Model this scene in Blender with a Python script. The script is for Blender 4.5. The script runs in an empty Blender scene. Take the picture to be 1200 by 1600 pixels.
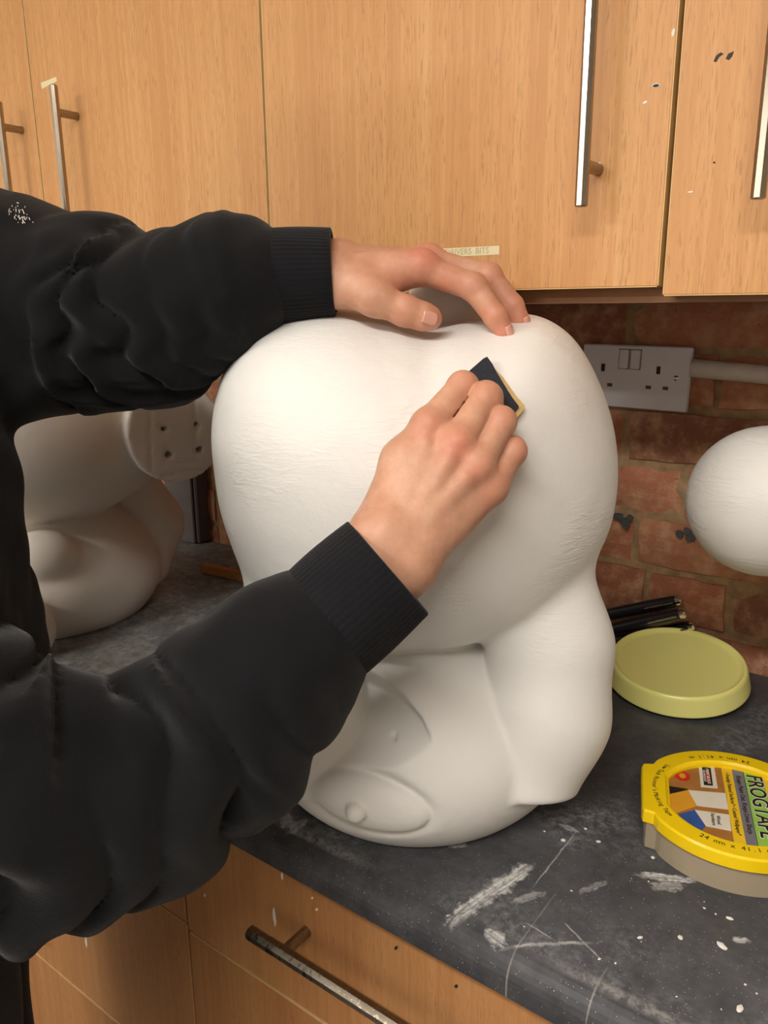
import bpy, bmesh, math, random
import numpy as np
from mathutils import Vector, Matrix, Euler

random.seed(7)
rng = np.random.default_rng(7)
scene = bpy.context.scene
COL = scene.collection
ZC = 0.90                                     # worktop height

# ------------------------------------------------------------------ camera
YAW, PITCH, ROLL, FPX = math.radians(36.644), math.radians(14.557), math.radians(-0.49), 1232.72
CAM = np.array([0.0, -1.065, ZC + 0.476])
def cam_axes():
    f = np.array([-math.sin(YAW)*math.cos(PITCH), math.cos(YAW)*math.cos(PITCH), -math.sin(PITCH)])
    r = np.array([math.cos(YAW), math.sin(YAW), 0.0]); u = np.cross(r, f)
    c, s = math.cos(ROLL), math.sin(ROLL)
    return c*r + s*u, -s*r + c*u, f
CR, CU, CF = cam_axes()
cd = bpy.data.cameras.new('camera'); cam = bpy.data.objects.new('camera', cd); COL.objects.link(cam)
cd.sensor_fit = 'HORIZONTAL'; cd.sensor_width = 36.0; cd.lens = 36.0*FPX/1200.0
cd.clip_start = 0.02; cd.clip_end = 30
cam.matrix_world = Matrix(((CR[0], CU[0], -CF[0], CAM[0]), (CR[1], CU[1], -CF[1], CAM[1]), (CR[2], CU[2], -CF[2], CAM[2]), (0, 0, 0, 1)))
scene.camera = cam

# ------------------------------------------------------------------ world, lights, exposure
w = bpy.data.worlds.new('world'); scene.world = w; w.use_nodes = True
w.node_tree.nodes['Background'].inputs[0].default_value = (0.9, 0.85, 0.8, 1)
w.node_tree.nodes['Background'].inputs[1].default_value = 0.05
vs = scene.view_settings
vs.view_transform = 'Standard'; vs.look = 'None'; vs.gamma = 1.0; vs.use_curve_mapping = False
vs.exposure = 0.0
def area(name, loc, rot, sx, sy, power, col):
    l = bpy.data.lights.new(name, 'AREA'); l.shape = 'RECTANGLE'; l.size = sx; l.size_y = sy
    l.energy = power; l.color = col
    o = bpy.data.objects.new(name, l); COL.objects.link(o); o.location = loc; o.rotation_euler = rot
    return o
KEY = (0.10, -1.80, 2.42)
area('ceiling_strip_light', (KEY[0], KEY[1], KEY[2]-0.075), (math.radians(0), 0, 0), 1.2, 0.16, 30, (1.0, 0.96, 0.905))
FILL = (-1.55, -2.70, 2.42)  # second strip, added as fill to brighten the shaded left side
area('ceiling_strip_light', (FILL[0], FILL[1], FILL[2]-0.075), (0, 0, 0), 1.2, 0.16, 48, (1.0, 0.96, 0.905))

# ------------------------------------------------------------------ pixel helpers (measured points of the photograph -> places in the room)
O3 = np.array([-0.44, -0.42, ZC])             # foot of the large sculpture; u right, v towards the viewer, w up
UA = np.array([math.cos(YAW), math.sin(YAW), 0.0]); VA = np.array([math.sin(YAW), -math.cos(YAW), 0.0])
def ray(px, py):
    return CR*((px-600)/FPX) + CU*(-(py-800)/FPX) + CF
def to_l(P): d = np.asarray(P) - O3; return np.array([d@UA, d@VA, d[2]])
def fr_l(q): q = np.asarray(q); return O3 + q[..., 0:1]*UA + q[..., 1:2]*VA + q[..., 2:3]*np.array([0, 0, 1.0])
CAML = to_l(CAM)
def PL(px, py, v):                            # point on the plane v = const, in u,v,w
    d = ray(px, py); dl = np.array([d@UA, d@VA, d[2]])
    t = (v - CAML[1])/dl[1]; return CAML + t*dl
def PY(px, py, Y): d = ray(px, py); return CAM + d*((Y-CAM[1])/d[1])
def PZ(px, py, z): d = ray(px, py); return CAM + d*((z-CAM[2])/d[2])

# ------------------------------------------------------------------ object helpers
ORG = {}
def tag(o, label=None, cat=None, group=None, kind=None):
    if label: o['label'] = label
    if cat: o['category'] = cat
    if group: o['group'] = group
    if kind: o['kind'] = kind
    return o
def thing(name, label, cat, loc=(0, 0, 0), group=None):
    o = bpy.data.objects.new(name, None); COL.objects.link(o); o.location = loc
    o.empty_display_size = 0.05
    ORG[o.name] = np.array(loc, float)
    return tag(o, label, cat, group)
def root_org(p):
    return ORG[p.name]
def add(name, me, mat, parent=None, origin=None, smooth=False):
    """link a mesh whose vertices are in world coordinates"""
    org = root_org(parent) if parent is not None else np.array(origin if origin is not None else (0, 0, 0), float)
    me.transform(Matrix.Translation(Vector(-org)))
    if mat is not None: me.materials.append(mat)
    if smooth: me.shade_smooth()
    o = bpy.data.objects.new(name, me); COL.objects.link(o)
    if parent is not None: o.parent = parent
    else: o.location = org
    ORG[o.name] = org
    return o
def from_bm(bm, name):
    me = bpy.data.meshes.new(name); bmesh.ops.recalc_face_normals(bm, faces=bm.faces); bm.to_mesh(me); bm.free(); return me
def pyd(name, v, f):
    me = bpy.data.meshes.new(name)
    me.from_pydata([tuple(map(float, q)) for q in v], [], [tuple(int(i) for i in q) for q in f]); me.update(); return me
def box_me(x0, x1, y0, y1, z0, z1, bev=0.0, seg=1):
    bm = bmesh.new(); bmesh.ops.create_cube(bm, size=1.0)
    bmesh.ops.scale(bm, vec=(x1-x0, y1-y0, z1-z0), verts=bm.verts)
    bmesh.ops.translate(bm, vec=((x0+x1)/2, (y0+y1)/2, (z0+z1)/2), verts=bm.verts)
    if bev > 0: bmesh.ops.bevel(bm, geom=list(bm.edges), offset=bev, segments=seg, affect='EDGES', profile=0.5)
    return from_bm(bm, 'box')
def frame_of(d):
    d = np.asarray(d, float); d = d/np.linalg.norm(d)
    a = np.array([0, 0, 1.0]) if abs(d[2]) < 0.9 else np.array([1.0, 0, 0])
    e1 = np.cross(a, d); e1 /= np.linalg.norm(e1); return e1, np.cross(d, e1), d
def tube_me(pts, rad, n=16, caps=True, rot=0.0):
    pts = [np.asarray(p, float) for p in pts]; V = []; F = []
    e1 = None
    for i, p in enumerate(pts):
        d = pts[min(i+1, len(pts)-1)] - pts[max(i-1, 0)]
        if e1 is None: e1, e2, _ = frame_of(d)
        else:
            dn = d/np.linalg.norm(d); e1 = e1 - dn*(e1@dn); e1 /= np.linalg.norm(e1); e2 = np.cross(dn, e1)
        r = rad[i] if hasattr(rad, '__len__') else rad
        for k in range(n):
            a = 2*math.pi*(k/n) + rot; V.append(p + r*(math.cos(a)*e1 + math.sin(a)*e2))
    for i in range(len(pts)-1):
        for k in range(n):
            a = i*n+k; b = i*n+(k+1) % n; F.append((a, b, b+n, a+n))
    if caps:
        F.append(tuple(range(n-1, -1, -1))); F.append(tuple(range((len(pts)-1)*n, len(pts)*n)))
    return pyd('tube', V, F)
def lathe_me(prof, c, axis=(0, 0, 1), n=64, closed=False):
    e1, e2, d = frame_of(axis); c = np.asarray(c, float); V = []; F = []
    for r, h in prof:
        for k in range(n):
            a = 2*math.pi*k/n; V.append(c + d*h + r*(math.cos(a)*e1 + math.sin(a)*e2))
    m = len(prof)
    for i in range(m if closed else m-1):
        j = (i+1) % m
        for k in range(n):
            F.append((i*n+k, i*n+(k+1) % n, j*n+(k+1) % n, j*n+k))
    me = pyd('lathe', V, F)
    bm = bmesh.new(); bm.from_mesh(me); bmesh.ops.remove_doubles(bm, verts=bm.verts, dist=1e-6)
    return from_bm(bm, 'lathe')
def prism_me(poly, z0, z1, bev=0.0):
    """poly: list of (x,y) world"""
    bm = bmesh.new(); vs_ = [bm.verts.new((x, y, z0)) for x, y in poly]; f = bm.faces.new(vs_)
    r = bmesh.ops.extrude_face_region(bm, geom=[f])
    bmesh.ops.translate(bm, vec=(0, 0, z1-z0), verts=[e for e in r['geom'] if isinstance(e, bmesh.types.BMVert)])
    if bev: bmesh.ops.bevel(bm, geom=[e for e in bm.edges if abs(e.verts[0].co.z-e.verts[1].co.z) < 1e-6], offset=bev, segments=2, affect='EDGES')
    return from_bm(bm, 'prism')
def poly3_me(corners, normal, thick):
    """planar polygon given by 3-D corners, thickened along the normal"""
    n = np.asarray(normal, float); n /= np.linalg.norm(n); c = [np.asarray(q, float) for q in corners]; m = len(c)
    V = c + [q + n*thick for q in c]
    F = [tuple(range(m-1, -1, -1)), tuple(range(m, 2*m))] + [(i, (i+1) % m, m+(i+1) % m, m+i) for i in range(m)]
    me = pyd('poly', V, F); bm = bmesh.new(); bm.from_mesh(me); return from_bm(bm, 'poly')
def text_me(s, size, origin, xdir, ydir, thick=0.0002, align='CENTER', shear=0.0, bold=0.0):
    c = bpy.data.curves.new('text', 'FONT'); c.body = s; c.size = size; c.align_x = align; c.align_y = 'CENTER'
    c.extrude = thick; c.shear = shear; c.offset = bold; c.resolution_u = 3
    o = bpy.data.objects.new('text', c); COL.objects.link(o)
    dg = bpy.context.evaluated_depsgraph_get(); me = bpy.data.meshes.new_from_object(o.evaluated_get(dg))
    bpy.data.objects.remove(o); bpy.data.curves.remove(c)
    x = np.asarray(xdir, float); x /= np.linalg.norm(x); y = np.asarray(ydir, float); y -= x*(x@y); y /= np.linalg.norm(y); z = np.cross(x, y)
    M = Matrix(((x[0], y[0], z[0], origin[0]), (x[1], y[1], z[1], origin[1]), (x[2], y[2], z[2], origin[2]), (0, 0, 0, 1)))
    me.transform(M); me.materials.clear(); return me

# ------------------------------------------------------------------ materials
def lin(c):
    return tuple(((x/255.0)/12.92 if x/255.0 <= 0.04045 else ((x/255.0+0.055)/1.055)**2.4) for x in c) + (1.0,)
class NT:
    def __init__(s, name):
        s.m = bpy.data.materials.new(name); s.m.use_nodes = True; s.t = s.m.node_tree; s.n = s.t.nodes; s.l = s.t.links
        s.b = s.n['Principled BSDF']
    def new(s, kind, **kw):
        nd = s.n.new(kind)
        for k, v in kw.items():
            if k.startswith('_'):
                key = k[1:]; key = int(key) if key.isdigit() else key
                nd.inputs[key].default_value = v
            else: setattr(nd, k, v)
        return nd
    def link(s, a, b): s.l.new(a, b)
    def math(s, op, a, b=None, clamp=False):
        nd = s.new('ShaderNodeMath', operation=op, use_clamp=clamp)
        for i, q in enumerate((a, b)):
            if q is None: continue
            if isinstance(q, (int, float)): nd.inputs[i].default_value = q
            else: s.link(q, nd.inputs[i])
        return nd.outputs[0]
    def coord(s, which='Object', scale=(1, 1, 1), rot=(0, 0, 0), loc=(0, 0, 0)):
        tc = s.new('ShaderNodeTexCoord'); mp = s.new('ShaderNodeMapping')
        mp.inputs['Scale'].default_value = scale; mp.inputs['Rotation'].default_value = rot; mp.inputs['Location'].default_value = loc
        s.link(tc.outputs[which], mp.inputs[0]); return mp.outputs[0]
    def noise(s, vec, scale, detail=3, rough=0.55, dist=0.0):
        nd = s.new('ShaderNodeTexNoise'); nd.inputs['Scale'].default_value = scale; nd.inputs['Detail'].default_value = detail
        nd.inputs['Roughness'].default_value = rough; nd.inputs['Distortion'].default_value = dist
        if vec is not None: s.link(vec, nd.inputs['Vector'])
        return nd.outputs['Fac']
    def ramp(s, fac, stops):
        nd = s.new('ShaderNodeValToRGB'); cr = nd.color_ramp
        while len(cr.elements) < len(stops): cr.elements.new(0.5)
        for e, (p, c) in zip(cr.elements, stops):
            e.position = p; e.color = c if len(c) == 4 else tuple(c)+(1,)
        s.link(fac, nd.inputs[0]); return nd.outputs[0]
    def sstep(s, fac, a, b):
        nd = s.new('ShaderNodeMapRange', interpolation_type='SMOOTHSTEP'); s.link(fac, nd.inputs[0])
        nd.inputs[1].default_value = a; nd.inputs[2].default_value = b; return nd.outputs[0]
    def mix(s, fac, a, b):
        nd = s.new('ShaderNodeMix', data_type='RGBA')
        for i, q in ((0, fac), (6, a), (7, b)):
            if isinstance(q, (int, float)): nd.inputs[i].default_value = q
            elif isinstance(q, tuple): nd.inputs[i].default_value = q
            else: s.link(q, nd.inputs[i])
        return nd.outputs[2]
    def bump(s, h, strength, dist=0.001, normal=None):
        nd = s.new('ShaderNodeBump'); nd.inputs['Strength'].default_value = strength; nd.inputs['Distance'].default_value = dist
        s.link(h, nd.inputs['Height'])
        if normal is not None: s.link(normal, nd.inputs['Normal'])
        s.link(nd.outputs[0], s.b.inputs['Normal']); return nd.outputs[0]
    def col(s, c):
        if isinstance(c, tuple): s.b.inputs['Base Color'].default_value = c
        else: s.link(c, s.b.inputs['Base Color'])
    def set(s, **kw):
        for k, v in kw.items():
            k = k.replace('_', ' ')
            if isinstance(v, (int, float, tuple)): s.b.inputs[k].default_value = v
            else: s.link(v, s.b.inputs[k])
def plain(name, rgb, rough=0.5, metal=0.0, var=0.06, scale=30, bump=0.0, bscale=200, **kw):
    t = NT(name); c = lin(rgb); v = t.coord()
    n = t.noise(v, scale, 4)
    lo = tuple(max(0, x*(1-var)) for x in c[:3])+(1,); hi = tuple(min(1, x*(1+var)) for x in c[:3])+(1,)
    t.col(t.ramp(n, [(0.3, lo), (0.7, hi)])); t.set(Roughness=rough, Metallic=metal, **kw)
    if bump: t.bump(t.noise(v, bscale, 3), bump, 0.0006)
    return t.m
def oak(name, dark, mid, light, seed, rough=0.45):
    t = NT(name); oi = t.new('ShaderNodeObjectInfo')
    tc = t.new('ShaderNodeTexCoord'); off = t.new('ShaderNodeVectorMath', operation='ADD')
    t.link(tc.outputs['Object'], off.inputs[0]); sc = t.new('ShaderNodeVectorMath', operation='SCALE'); sc.inputs[0].default_value = (3.1, 7.7, 5.3)
    t.link(oi.outputs['Random'], sc.inputs['Scale']); t.link(sc.outputs[0], off.inputs[1])
    def mp(s):
        nd = t.new('ShaderNodeMapping'); nd.inputs['Scale'].default_value = s; t.link(off.outputs[0], nd.inputs[0]); return nd.outputs[0]
    broad = t.noise(mp((9, 9, 0.55)), 1.0, 4, 0.6, 0.6)
    grain = t.noise(mp((160, 160, 3.0)), 1.0, 3, 0.6, 0.3)
    pores = t.noise(mp((760, 760, 55)), 1.0, 2, 0.5)
    a = t.math('ADD', t.math('MULTIPLY', broad, 0.55), t.math('MULTIPLY', grain, 0.45))
    c = t.ramp(a, [(0.34, lin(dark)), (0.5, lin(mid)), (0.66, lin(light))])
    pm = t.math('MULTIPLY', t.sstep(pores, 0.55, 0.66), t.sstep(grain, 0.36, 0.56))
    c = t.mix(t.math('MULTIPLY', pm, 0.36), c, lin(tuple(x*0.70 for x in dark)))
    t.col(c); t.set(Roughness=rough); t.b.inputs['Specular IOR Level'].default_value = 0.35
    t.bump(t.math('ADD', t.math('MULTIPLY', pores, -1.0), t.math('MULTIPLY', grain, 0.4)), 0.18, 0.0005)
    return t.m
M = {}
M['oak'] = oak('oak_laminate', (200, 143, 90), (214, 158, 103), (224, 172, 117), 1)
M['oak_edge'] = plain('oak_edge_banding', (222, 186, 128), 0.5, var=0.08, scale=60)
M['oak_dark'] = plain('carcass_board', (138, 96, 62), 0.6, var=0.1, scale=40)
M['oak_shaded'] = oak('oak_laminate_shaded', (168, 114, 70), (184, 130, 81), (196, 143, 93), 2)  # same laminate as the doors, darkened: shade put into the colour
def steel(name, rgb, rough):
    t = NT(name); v = t.coord('Object', (300, 300, 20)); n = t.noise(v, 1.0, 3)
    t.col(lin(rgb)); t.set(Metallic=1.0, Roughness=t.ramp(n, [(0.3, (rough*0.7,)*3+(1,)), (0.7, (rough*1.3,)*3+(1,))])); return t.m
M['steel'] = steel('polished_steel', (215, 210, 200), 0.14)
M['steel_worn_dimmed'] = steel('worn_dimmed_steel', (158, 146, 130), 0.32)
M['chrome'] = steel('chrome', (225, 222, 215), 0.1)
def plaster(name, rgb, b=0.5):
    t = NT(name); v = t.coord('Object')
    n1 = t.noise(v, 5, 4); n2 = t.noise(v, 60, 4, 0.6); vb = t.coord('Object', (50, 50, 260), (0.25, 0.1, 0.3)); br = t.noise(vb, 1.0, 3, 0.6, 0.8)
    sz = t.new('ShaderNodeSeparateXYZ'); t.link(v, sz.inputs[0]); patch = t.math('MULTIPLY', t.sstep(t.noise(v, 9, 2), 0.40, 0.60), t.sstep(sz.outputs[2], 0.15, 0.24))
    c = lin(rgb); lo = tuple(x*0.93 for x in c[:3])+(1,)
    cc = t.ramp(n1, [(0.3, lo), (0.65, c)])
    sm = t.sstep(t.noise(v, 34, 5, 0.7), 0.70, 0.82)
    cc = t.mix(t.math('MULTIPLY', sm, 0.25), cc, lin((170, 166, 158)))
    t.col(cc); t.set(Roughness=0.55); t.b.inputs['Specular IOR Level'].default_value = 0.3
    h = t.math('ADD', t.math('MULTIPLY', t.math('MULTIPLY', br, patch), 1.0), t.math('MULTIPLY', n2, 0.4))
    t.bump(h, b, 0.003); return t.m
M['plaster'] = plaster('white_plaster', (236, 233, 228), 0.5)
M['plaster_warm'] = plaster('cream_plaster', (238, 229, 219), 0.3)
def skin():
    t = NT('skin'); v = t.coord('Object'); at = t.new('ShaderNodeAttribute', attribute_name='flush')
    n = t.noise(v, 45, 4, 0.6); base = t.ramp(n, [(0.3, lin((190, 138, 110))), (0.55, lin((204, 153, 125))), (0.75, lin((214, 167, 139)))])
    c = t.mix(t.math('MULTIPLY', at.outputs['Fac'], 0.75), base, lin((206, 108, 86)))
    t.col(c); t.set(Roughness=0.48); t.b.inputs['Specular IOR Level'].default_value = 0.4
    t.b.inputs['Subsurface Weight'].default_value = 0.12; t.b.inputs['Subsurface Radius'].default_value = (0.9, 0.35, 0.2); t.b.inputs['Subsurface Scale'].default_value = 0.006
    fine = t.noise(v, 420, 3, 0.6); vor = t.new('ShaderNodeTexVoronoi'); vor.inputs['Scale'].default_value = 900; t.link(v, vor.inputs['Vector'])
    t.bump(t.math('ADD', fine, t.math('MULTIPLY', vor.outputs['Distance'], 0.6)), 0.22, 0.0005); return t.m
M['skin'] = skin()
M['nail'] = plain('fingernail', (222, 165, 145), 0.28, var=0.03)
def fabric(name, rgb, scale=900):
    t = NT(name); v = t.coord('Object'); n = t.noise(v, 14, 4); f = t.noise(v, scale, 2)
    c = lin(rgb); t.col(t.ramp(n, [(0.3, tuple(x*0.8 for x in c[:3])+(1,)), (0.7, tuple(x*1.25 for x in c[:3])+(1,))]))
    t.set(Roughness=0.95); t.b.inputs['Sheen Weight'].default_value = 0.12; t.b.inputs['Sheen Roughness'].default_value = 0.5
    t.b.inputs['Specular IOR Level'].default_value = 0.12
    t.bump(t.math('ADD', f, t.math('MULTIPLY', t.noise(v, 70, 3), 0.8)), 0.35, 0.0012); return t.m
M['hoodie'] = fabric('black_sweatshirt_fleece', (19, 19, 21))
M['rib'] = fabric('black_rib_knit', (23, 23, 26))
M['trouser'] = fabric('black_trouser_cloth', (10, 10, 11))
M['shoe'] = plain('black_shoe_leather', (22, 22, 24), 0.5)
M['hair'] = plain('brown_hair', (60, 42, 30), 0.6, bump=0.5, bscale=300)
def brickm():
    t = NT('red_brick'); oi = t.new('ShaderNodeObjectInfo'); v = t.coord('Object')
    rr = t.ramp(oi.outputs['Random'], [(0.0, lin((160, 98, 72))), (0.35, lin((184, 116, 86))), (0.7, lin((198, 130, 96))), (1.0, lin((150, 100, 78)))])
    n = t.noise(v, 38, 6, 0.65); c = t.mix(t.sstep(n, 0.42, 0.7), rr, lin((208, 158, 122)))
    n2 = t.noise(v, 110, 4, 0.7); c = t.mix(t.math('MULTIPLY', t.sstep(n2, 0.64, 0.72), 0.8), c, lin((74, 48, 40)))
    t.col(c); t.set(Roughness=0.85); t.bump(t.math('ADD', n, t.noise(v, 260, 4, 0.7)), 0.7, 0.003); return t.m
M['brick'] = brickm()
M['mortar'] = plain('sandy_mortar', (168, 136, 100), 0.95, var=0.3, scale=60, bump=0.9, bscale=240)
M['socket'] = plain('socket_plastic', (238, 234, 240), 0.35, var=0.02)
M['dark'] = plain('dark_recess', (30, 24, 22), 0.7)
M['brass'] = plain('slot_shutter', (92, 78, 66), 0.5)
M['conduit'] = plain('painted_conduit', (226, 214, 204), 0.5, var=0.08, scale=50)
M['paint_white'] = plain('white_paint_fleck', (236, 230, 220), 0.6)
M['paint_dark'] = plain('dark_paint_chip', (40, 34, 32), 0.6)
M['paint_blue'] = plain('blue_grey_paint_blob', (74, 80, 80), 0.6, var=0.3, scale=150)
M['label'] = plain('cream_label_tape', (240, 226, 184), 0.4, var=0.02)
M['ink_faded'] = plain('faded_label_ink', (188, 176, 140), 0.5)
M['ink'] = plain('black_ink', (24, 22, 22), 0.5)
M['wallpaint'] = plain('painted_wall', (232, 228, 220), 0.8, var=0.03, scale=6)
M['ceil'] = plain('painted_ceiling', (236, 233, 228), 0.85, var=0.03, scale=6)
M['lino'] = plain('grey_floor', (96, 90, 84), 0.6, var=0.12, scale=25)
M['sand'] = plain('charcoal_sandpaper', (38, 42, 52), 0.9, var=0.2, scale=300, bump=0.7, bscale=1500)
M['sandback'] = plain('tan_sandpaper_backing', (206, 176, 116), 0.7, var=0.1, scale=100)
M['pen'] = plain('black_pen_barrel', (24, 26, 32), 0.32)
M['wood'] = plain('pine_stick', (190, 128, 70), 0.6, var=0.15, scale=60)
M['yellow'] = plain('yellow_plastic', (246, 208, 12), 0.3, var=0.03)
M['green'] = plain('print_green', (146, 196, 80), 0.35, var=0.03)
M['grey'] = plain('print_grey', (122, 118, 124), 0.35, var=0.03)
M['brown'] = plain('print_brown', (168, 114, 56), 0.35, var=0.12, scale=90)
M['orange'] = plain('print_orange', (224, 158, 44), 0.35, var=0.08)
M['white'] = plain('print_white', (226, 218, 200), 0.35, var=0.05)
M['blue'] = plain('print_blue', (52, 86, 152), 0.35, var=0.12, scale=90)
M['red'] = plain('print_red', (204, 44, 34), 0.35)
M['pyellow'] = plain('print_yellow', (240, 196, 40), 0.35, var=0.03)
def lidmat():
    t = NT('translucent_yellow_plastic'); t.col(lin((255, 248, 150))); t.set(Roughness=0.24)
    t.b.inputs['Subsurface Weight'].default_value = 0.12; t.b.inputs['Subsurface Radius'].default_value = (1, 1, 0.4); t.b.inputs['Subsurface Scale'].default_value = 0.01
    return t.m
M['lid'] = lidmat()
def clear(name, rgb, rough, trans):
    t = NT(name); t.col(lin(rgb)); t.set(Roughness=rough); t.b.inputs['Transmission Weight'].default_value = trans; t.b.inputs['IOR'].default_value = 1.3
    return t.m
M['smoke'] = clear('cloudy_clear_plastic', (204, 188, 162), 0.4, 0.45)
def lampm():
    t = NT('lamp_diffuser'); t.col(lin((250, 246, 236))); t.b.inputs['Emission Color'].default_value = (1, 0.92, 0.8, 1); t.b.inputs['Emission Strength'].default_value = 6; return t.m
M['lamp'] = lampm()
M['metalwhite'] = plain('white_enamel', (230, 228, 222), 0.4)

def worktop_mat(smears, rings):
    t = NT('slate_laminate'); tc = t.new('ShaderNodeTexCoord'); P = tc.outputs['Object']
    def mp(s, l=(0, 0, 0), r=(0, 0, 0)):
        nd = t.new('ShaderNodeMapping'); nd.inputs['Scale'].default_value = s; nd.inputs['Location'].default_value = l; nd.inputs['Rotation'].default_value = r
        t.link(P, nd.inputs[0]); return nd.outputs[0]
    base = t.ramp(t.noise(P, 16, 5, 0.65), [(0.3, lin((44, 45, 50))), (0.5, lin((58, 59, 64))), (0.72, lin((78, 78, 82)))])
    mott = t.ramp(t.noise(P, 70, 5, 0.7), [(0.4, (0, 0, 0, 1)), (0.75, (1, 1, 1, 1))])
    c = t.mix(t.math('MULTIPLY', mott, 0.25), base, lin((112, 108, 104)))
    # plaster dust in soft clouds
    dust = t.math('MULTIPLY', t.sstep(t.noise(P, 5.5, 3, 0.55, 0.4), 0.46, 0.74), t.sstep(t.noise(P, 120, 5, 0.75), 0.36, 0.72))
    sx = t.new('ShaderNodeSeparateXYZ'); t.link(P, sx.inputs[0])
    (rcx, rcy), rrad, _, _ = rings[0]
    s = t.new('ShaderNodeVectorMath', operation='SUBTRACT'); t.link(P, s.inputs[0]); s.inputs[1].default_value = (rcx, rcy, 0)
    lnr = t.new('ShaderNodeVectorMath', operation='LENGTH'); t.link(s.outputs[0], lnr.inputs[0])
    wiped = t.math('ADD', t.math('MULTIPLY', t.sstep(lnr.outputs['Value'], rrad-0.004, rrad+0.004), 0.85), 0.15)
    top = t.sstep(sx.outputs[1], -0.606, -0.594)
    dust = t.math('MULTIPLY', t.math('MULTIPLY', t.math('ADD', t.math('MULTIPLY', dust, 1.4), 0.10), wiped), top)
    c = t.mix(t.math('MULTIPLY', dust, 0.55), c, lin((166, 167, 170)))
    rim = t.math('MULTIPLY', t.sstep(t.math('ABSOLUTE', t.math('ADD', sx.outputs[1], 0.599)), 0.007, 0.001), t.math('MULTIPLY', t.sstep(t.noise(P, 130, 4, 0.7), 0.35, 0.65), t.sstep(t.noise(P, 7, 2), 0.42, 0.6)))
    c = t.mix(t.math('MULTIPLY', rim, 0.5), c, lin((180, 176, 172)))
    # the worn, dusty stretch to the left, its paleness partly painted-in light
    left = t.sstep(sx.outputs[0], -0.55, -0.72)
    blot = t.sstep(t.noise(P, 55, 6, 0.75, 0.3), 0.40, 0.66)
    c = t.mix(t.math('MULTIPLY', t.math('MULTIPLY', left, t.math('ADD', t.math('MULTIPLY', blot, 0.6), 0.3)), 0.75), c, lin((172, 174, 168)))
    # sparkle specks of the laminate and flicks of plaster
    for sc_, th, amt in ((520, 0.16, 0.8), (240, 0.10, 0.9)):
        vo = t.new('ShaderNodeTexVoronoi'); vo.inputs['Scale'].default_value = sc_; t.link(P, vo.inputs['Vector'])
        sp = t.new('ShaderNodeSeparateColor'); t.link(vo.outputs['Color'], sp.inputs[0])
        m = t.math('MULTIPLY', t.math('LESS_THAN', vo.outputs['Distance'], th*1.15), t.math('GREATER_THAN', sp.outputs[0], 0.86 if sc_ > 300 else 0.95))
        c = t.mix(t.math('MULTIPLY', m, amt*0.75), c, lin((205, 200, 190)))
    # fine scratches
    for r, s0 in ((0.5, 31), (-0.9, 23), (1.2, 27)):
        n = t.noise(mp((s0*9, 2.2, 1), (s0, 0, 0), (0, 0, r)), 1.0, 2, 0.5)
        m = t.math('MULTIPLY', t.sstep(n, 0.735, 0.76), t.sstep(t.noise(P, 11, 2), 0.48, 0.6))
        c = t.mix(t.math('MULTIPLY', m, 0.45), c, lin((176, 170, 160)))
    # named plaster smears: centre, direction, half length, half width, strength
    for (cx, cy), ang, hl, hw, amt in smears:
        s = t.new('ShaderNodeVectorMath', operation='SUBTRACT'); t.link(P, s.inputs[0]); s.inputs[1].default_value = (cx, cy, 0)
        rt = t.new('ShaderNodeVectorRotate', rotation_type='Z_AXIS'); t.link(s.outputs[0], rt.inputs['Vector']); rt.inputs['Angle'].default_value = -ang
        q = t.new('ShaderNodeSeparateXYZ'); t.link(rt.outputs[0], q.inputs[0])
        wob = t.math('MULTIPLY', t.math('SUBTRACT', t.noise(P, 70, 4, 0.7), 0.5), hw*2.6)
        ex = t.sstep(t.math('ADD', t.math('ABSOLUTE', q.outputs[0]), t.math('MULTIPLY', t.math('SUBTRACT', t.noise(P, 150 if hl < .02 else 70, 4, 0.7), 0.5), hl*1.3)), hl, hl*0.55)
        xr = t.math('DIVIDE', q.outputs[0], hl); tap = t.math('SUBTRACT', 1.0, t.math('MULTIPLY', t.math('MULTIPLY', xr, xr), 0.62))
        ey = t.sstep(t.math('DIVIDE', t.math('ABSOLUTE', t.math('ADD', q.outputs[1], wob)), t.math('MAXIMUM', tap, 0.1)), hw, hw*0.4)
        stv = t.new('ShaderNodeMapping'); t.link(rt.outputs[0], stv.inputs[0]); stv.inputs['Scale'].default_value = (18, 420, 1)
        st = t.math('MULTIPLY', t.sstep(t.noise(stv.outputs[0], 1.0, 4, 0.7), 0.34, 0.62), t.sstep(t.noise(P, 200, 4, 0.7), 0.30, 0.55))
        m = t.math('MULTIPLY', t.math('MULTIPLY', ex, ey), t.math('ADD', t.math('MULTIPLY', st, 0.75), 0.18))
        c = t.mix(t.math('MULTIPLY', m, amt), c, lin((228, 227, 224)))
    for (cx, cy), rad, wd, amt in rings:
        s = t.new('ShaderNodeVectorMath', operation='SUBTRACT'); t.link(P, s.inputs[0]); s.inputs[1].default_value = (cx, cy, 0)
        ln = t.new('ShaderNodeVectorMath', operation='LENGTH'); t.link(s.outputs[0], ln.inputs[0])
        d = t.math('SUBTRACT', ln.outputs['Value'], rad)
        band = t.sstep(t.math('ABSOLUTE', d), wd, wd*0.2)
        outer = t.math('MULTIPLY', t.sstep(d, 0.0, 0.003), t.sstep(d, 0.035, 0.004))
        m = t.math('MULTIPLY', t.math('ADD', band, t.math('MULTIPLY', outer, 0.5)), t.sstep(t.noise(P, 24, 4, 0.65), 0.30, 0.60))
        c = t.mix(t.math('MULTIPLY', m, amt), c, lin((186, 186, 184)))
    t.col(c); t.set(Roughness=t.ramp(t.noise(P, 30, 3), [(0.3, (0.42,)*3+(1,)), (0.7, (0.62,)*3+(1,))])); t.b.inputs['Specular IOR Level'].default_value = 0.35
    t.bump(t.noise(P, 420, 3), 0.12, 0.0004); return t.m

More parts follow.
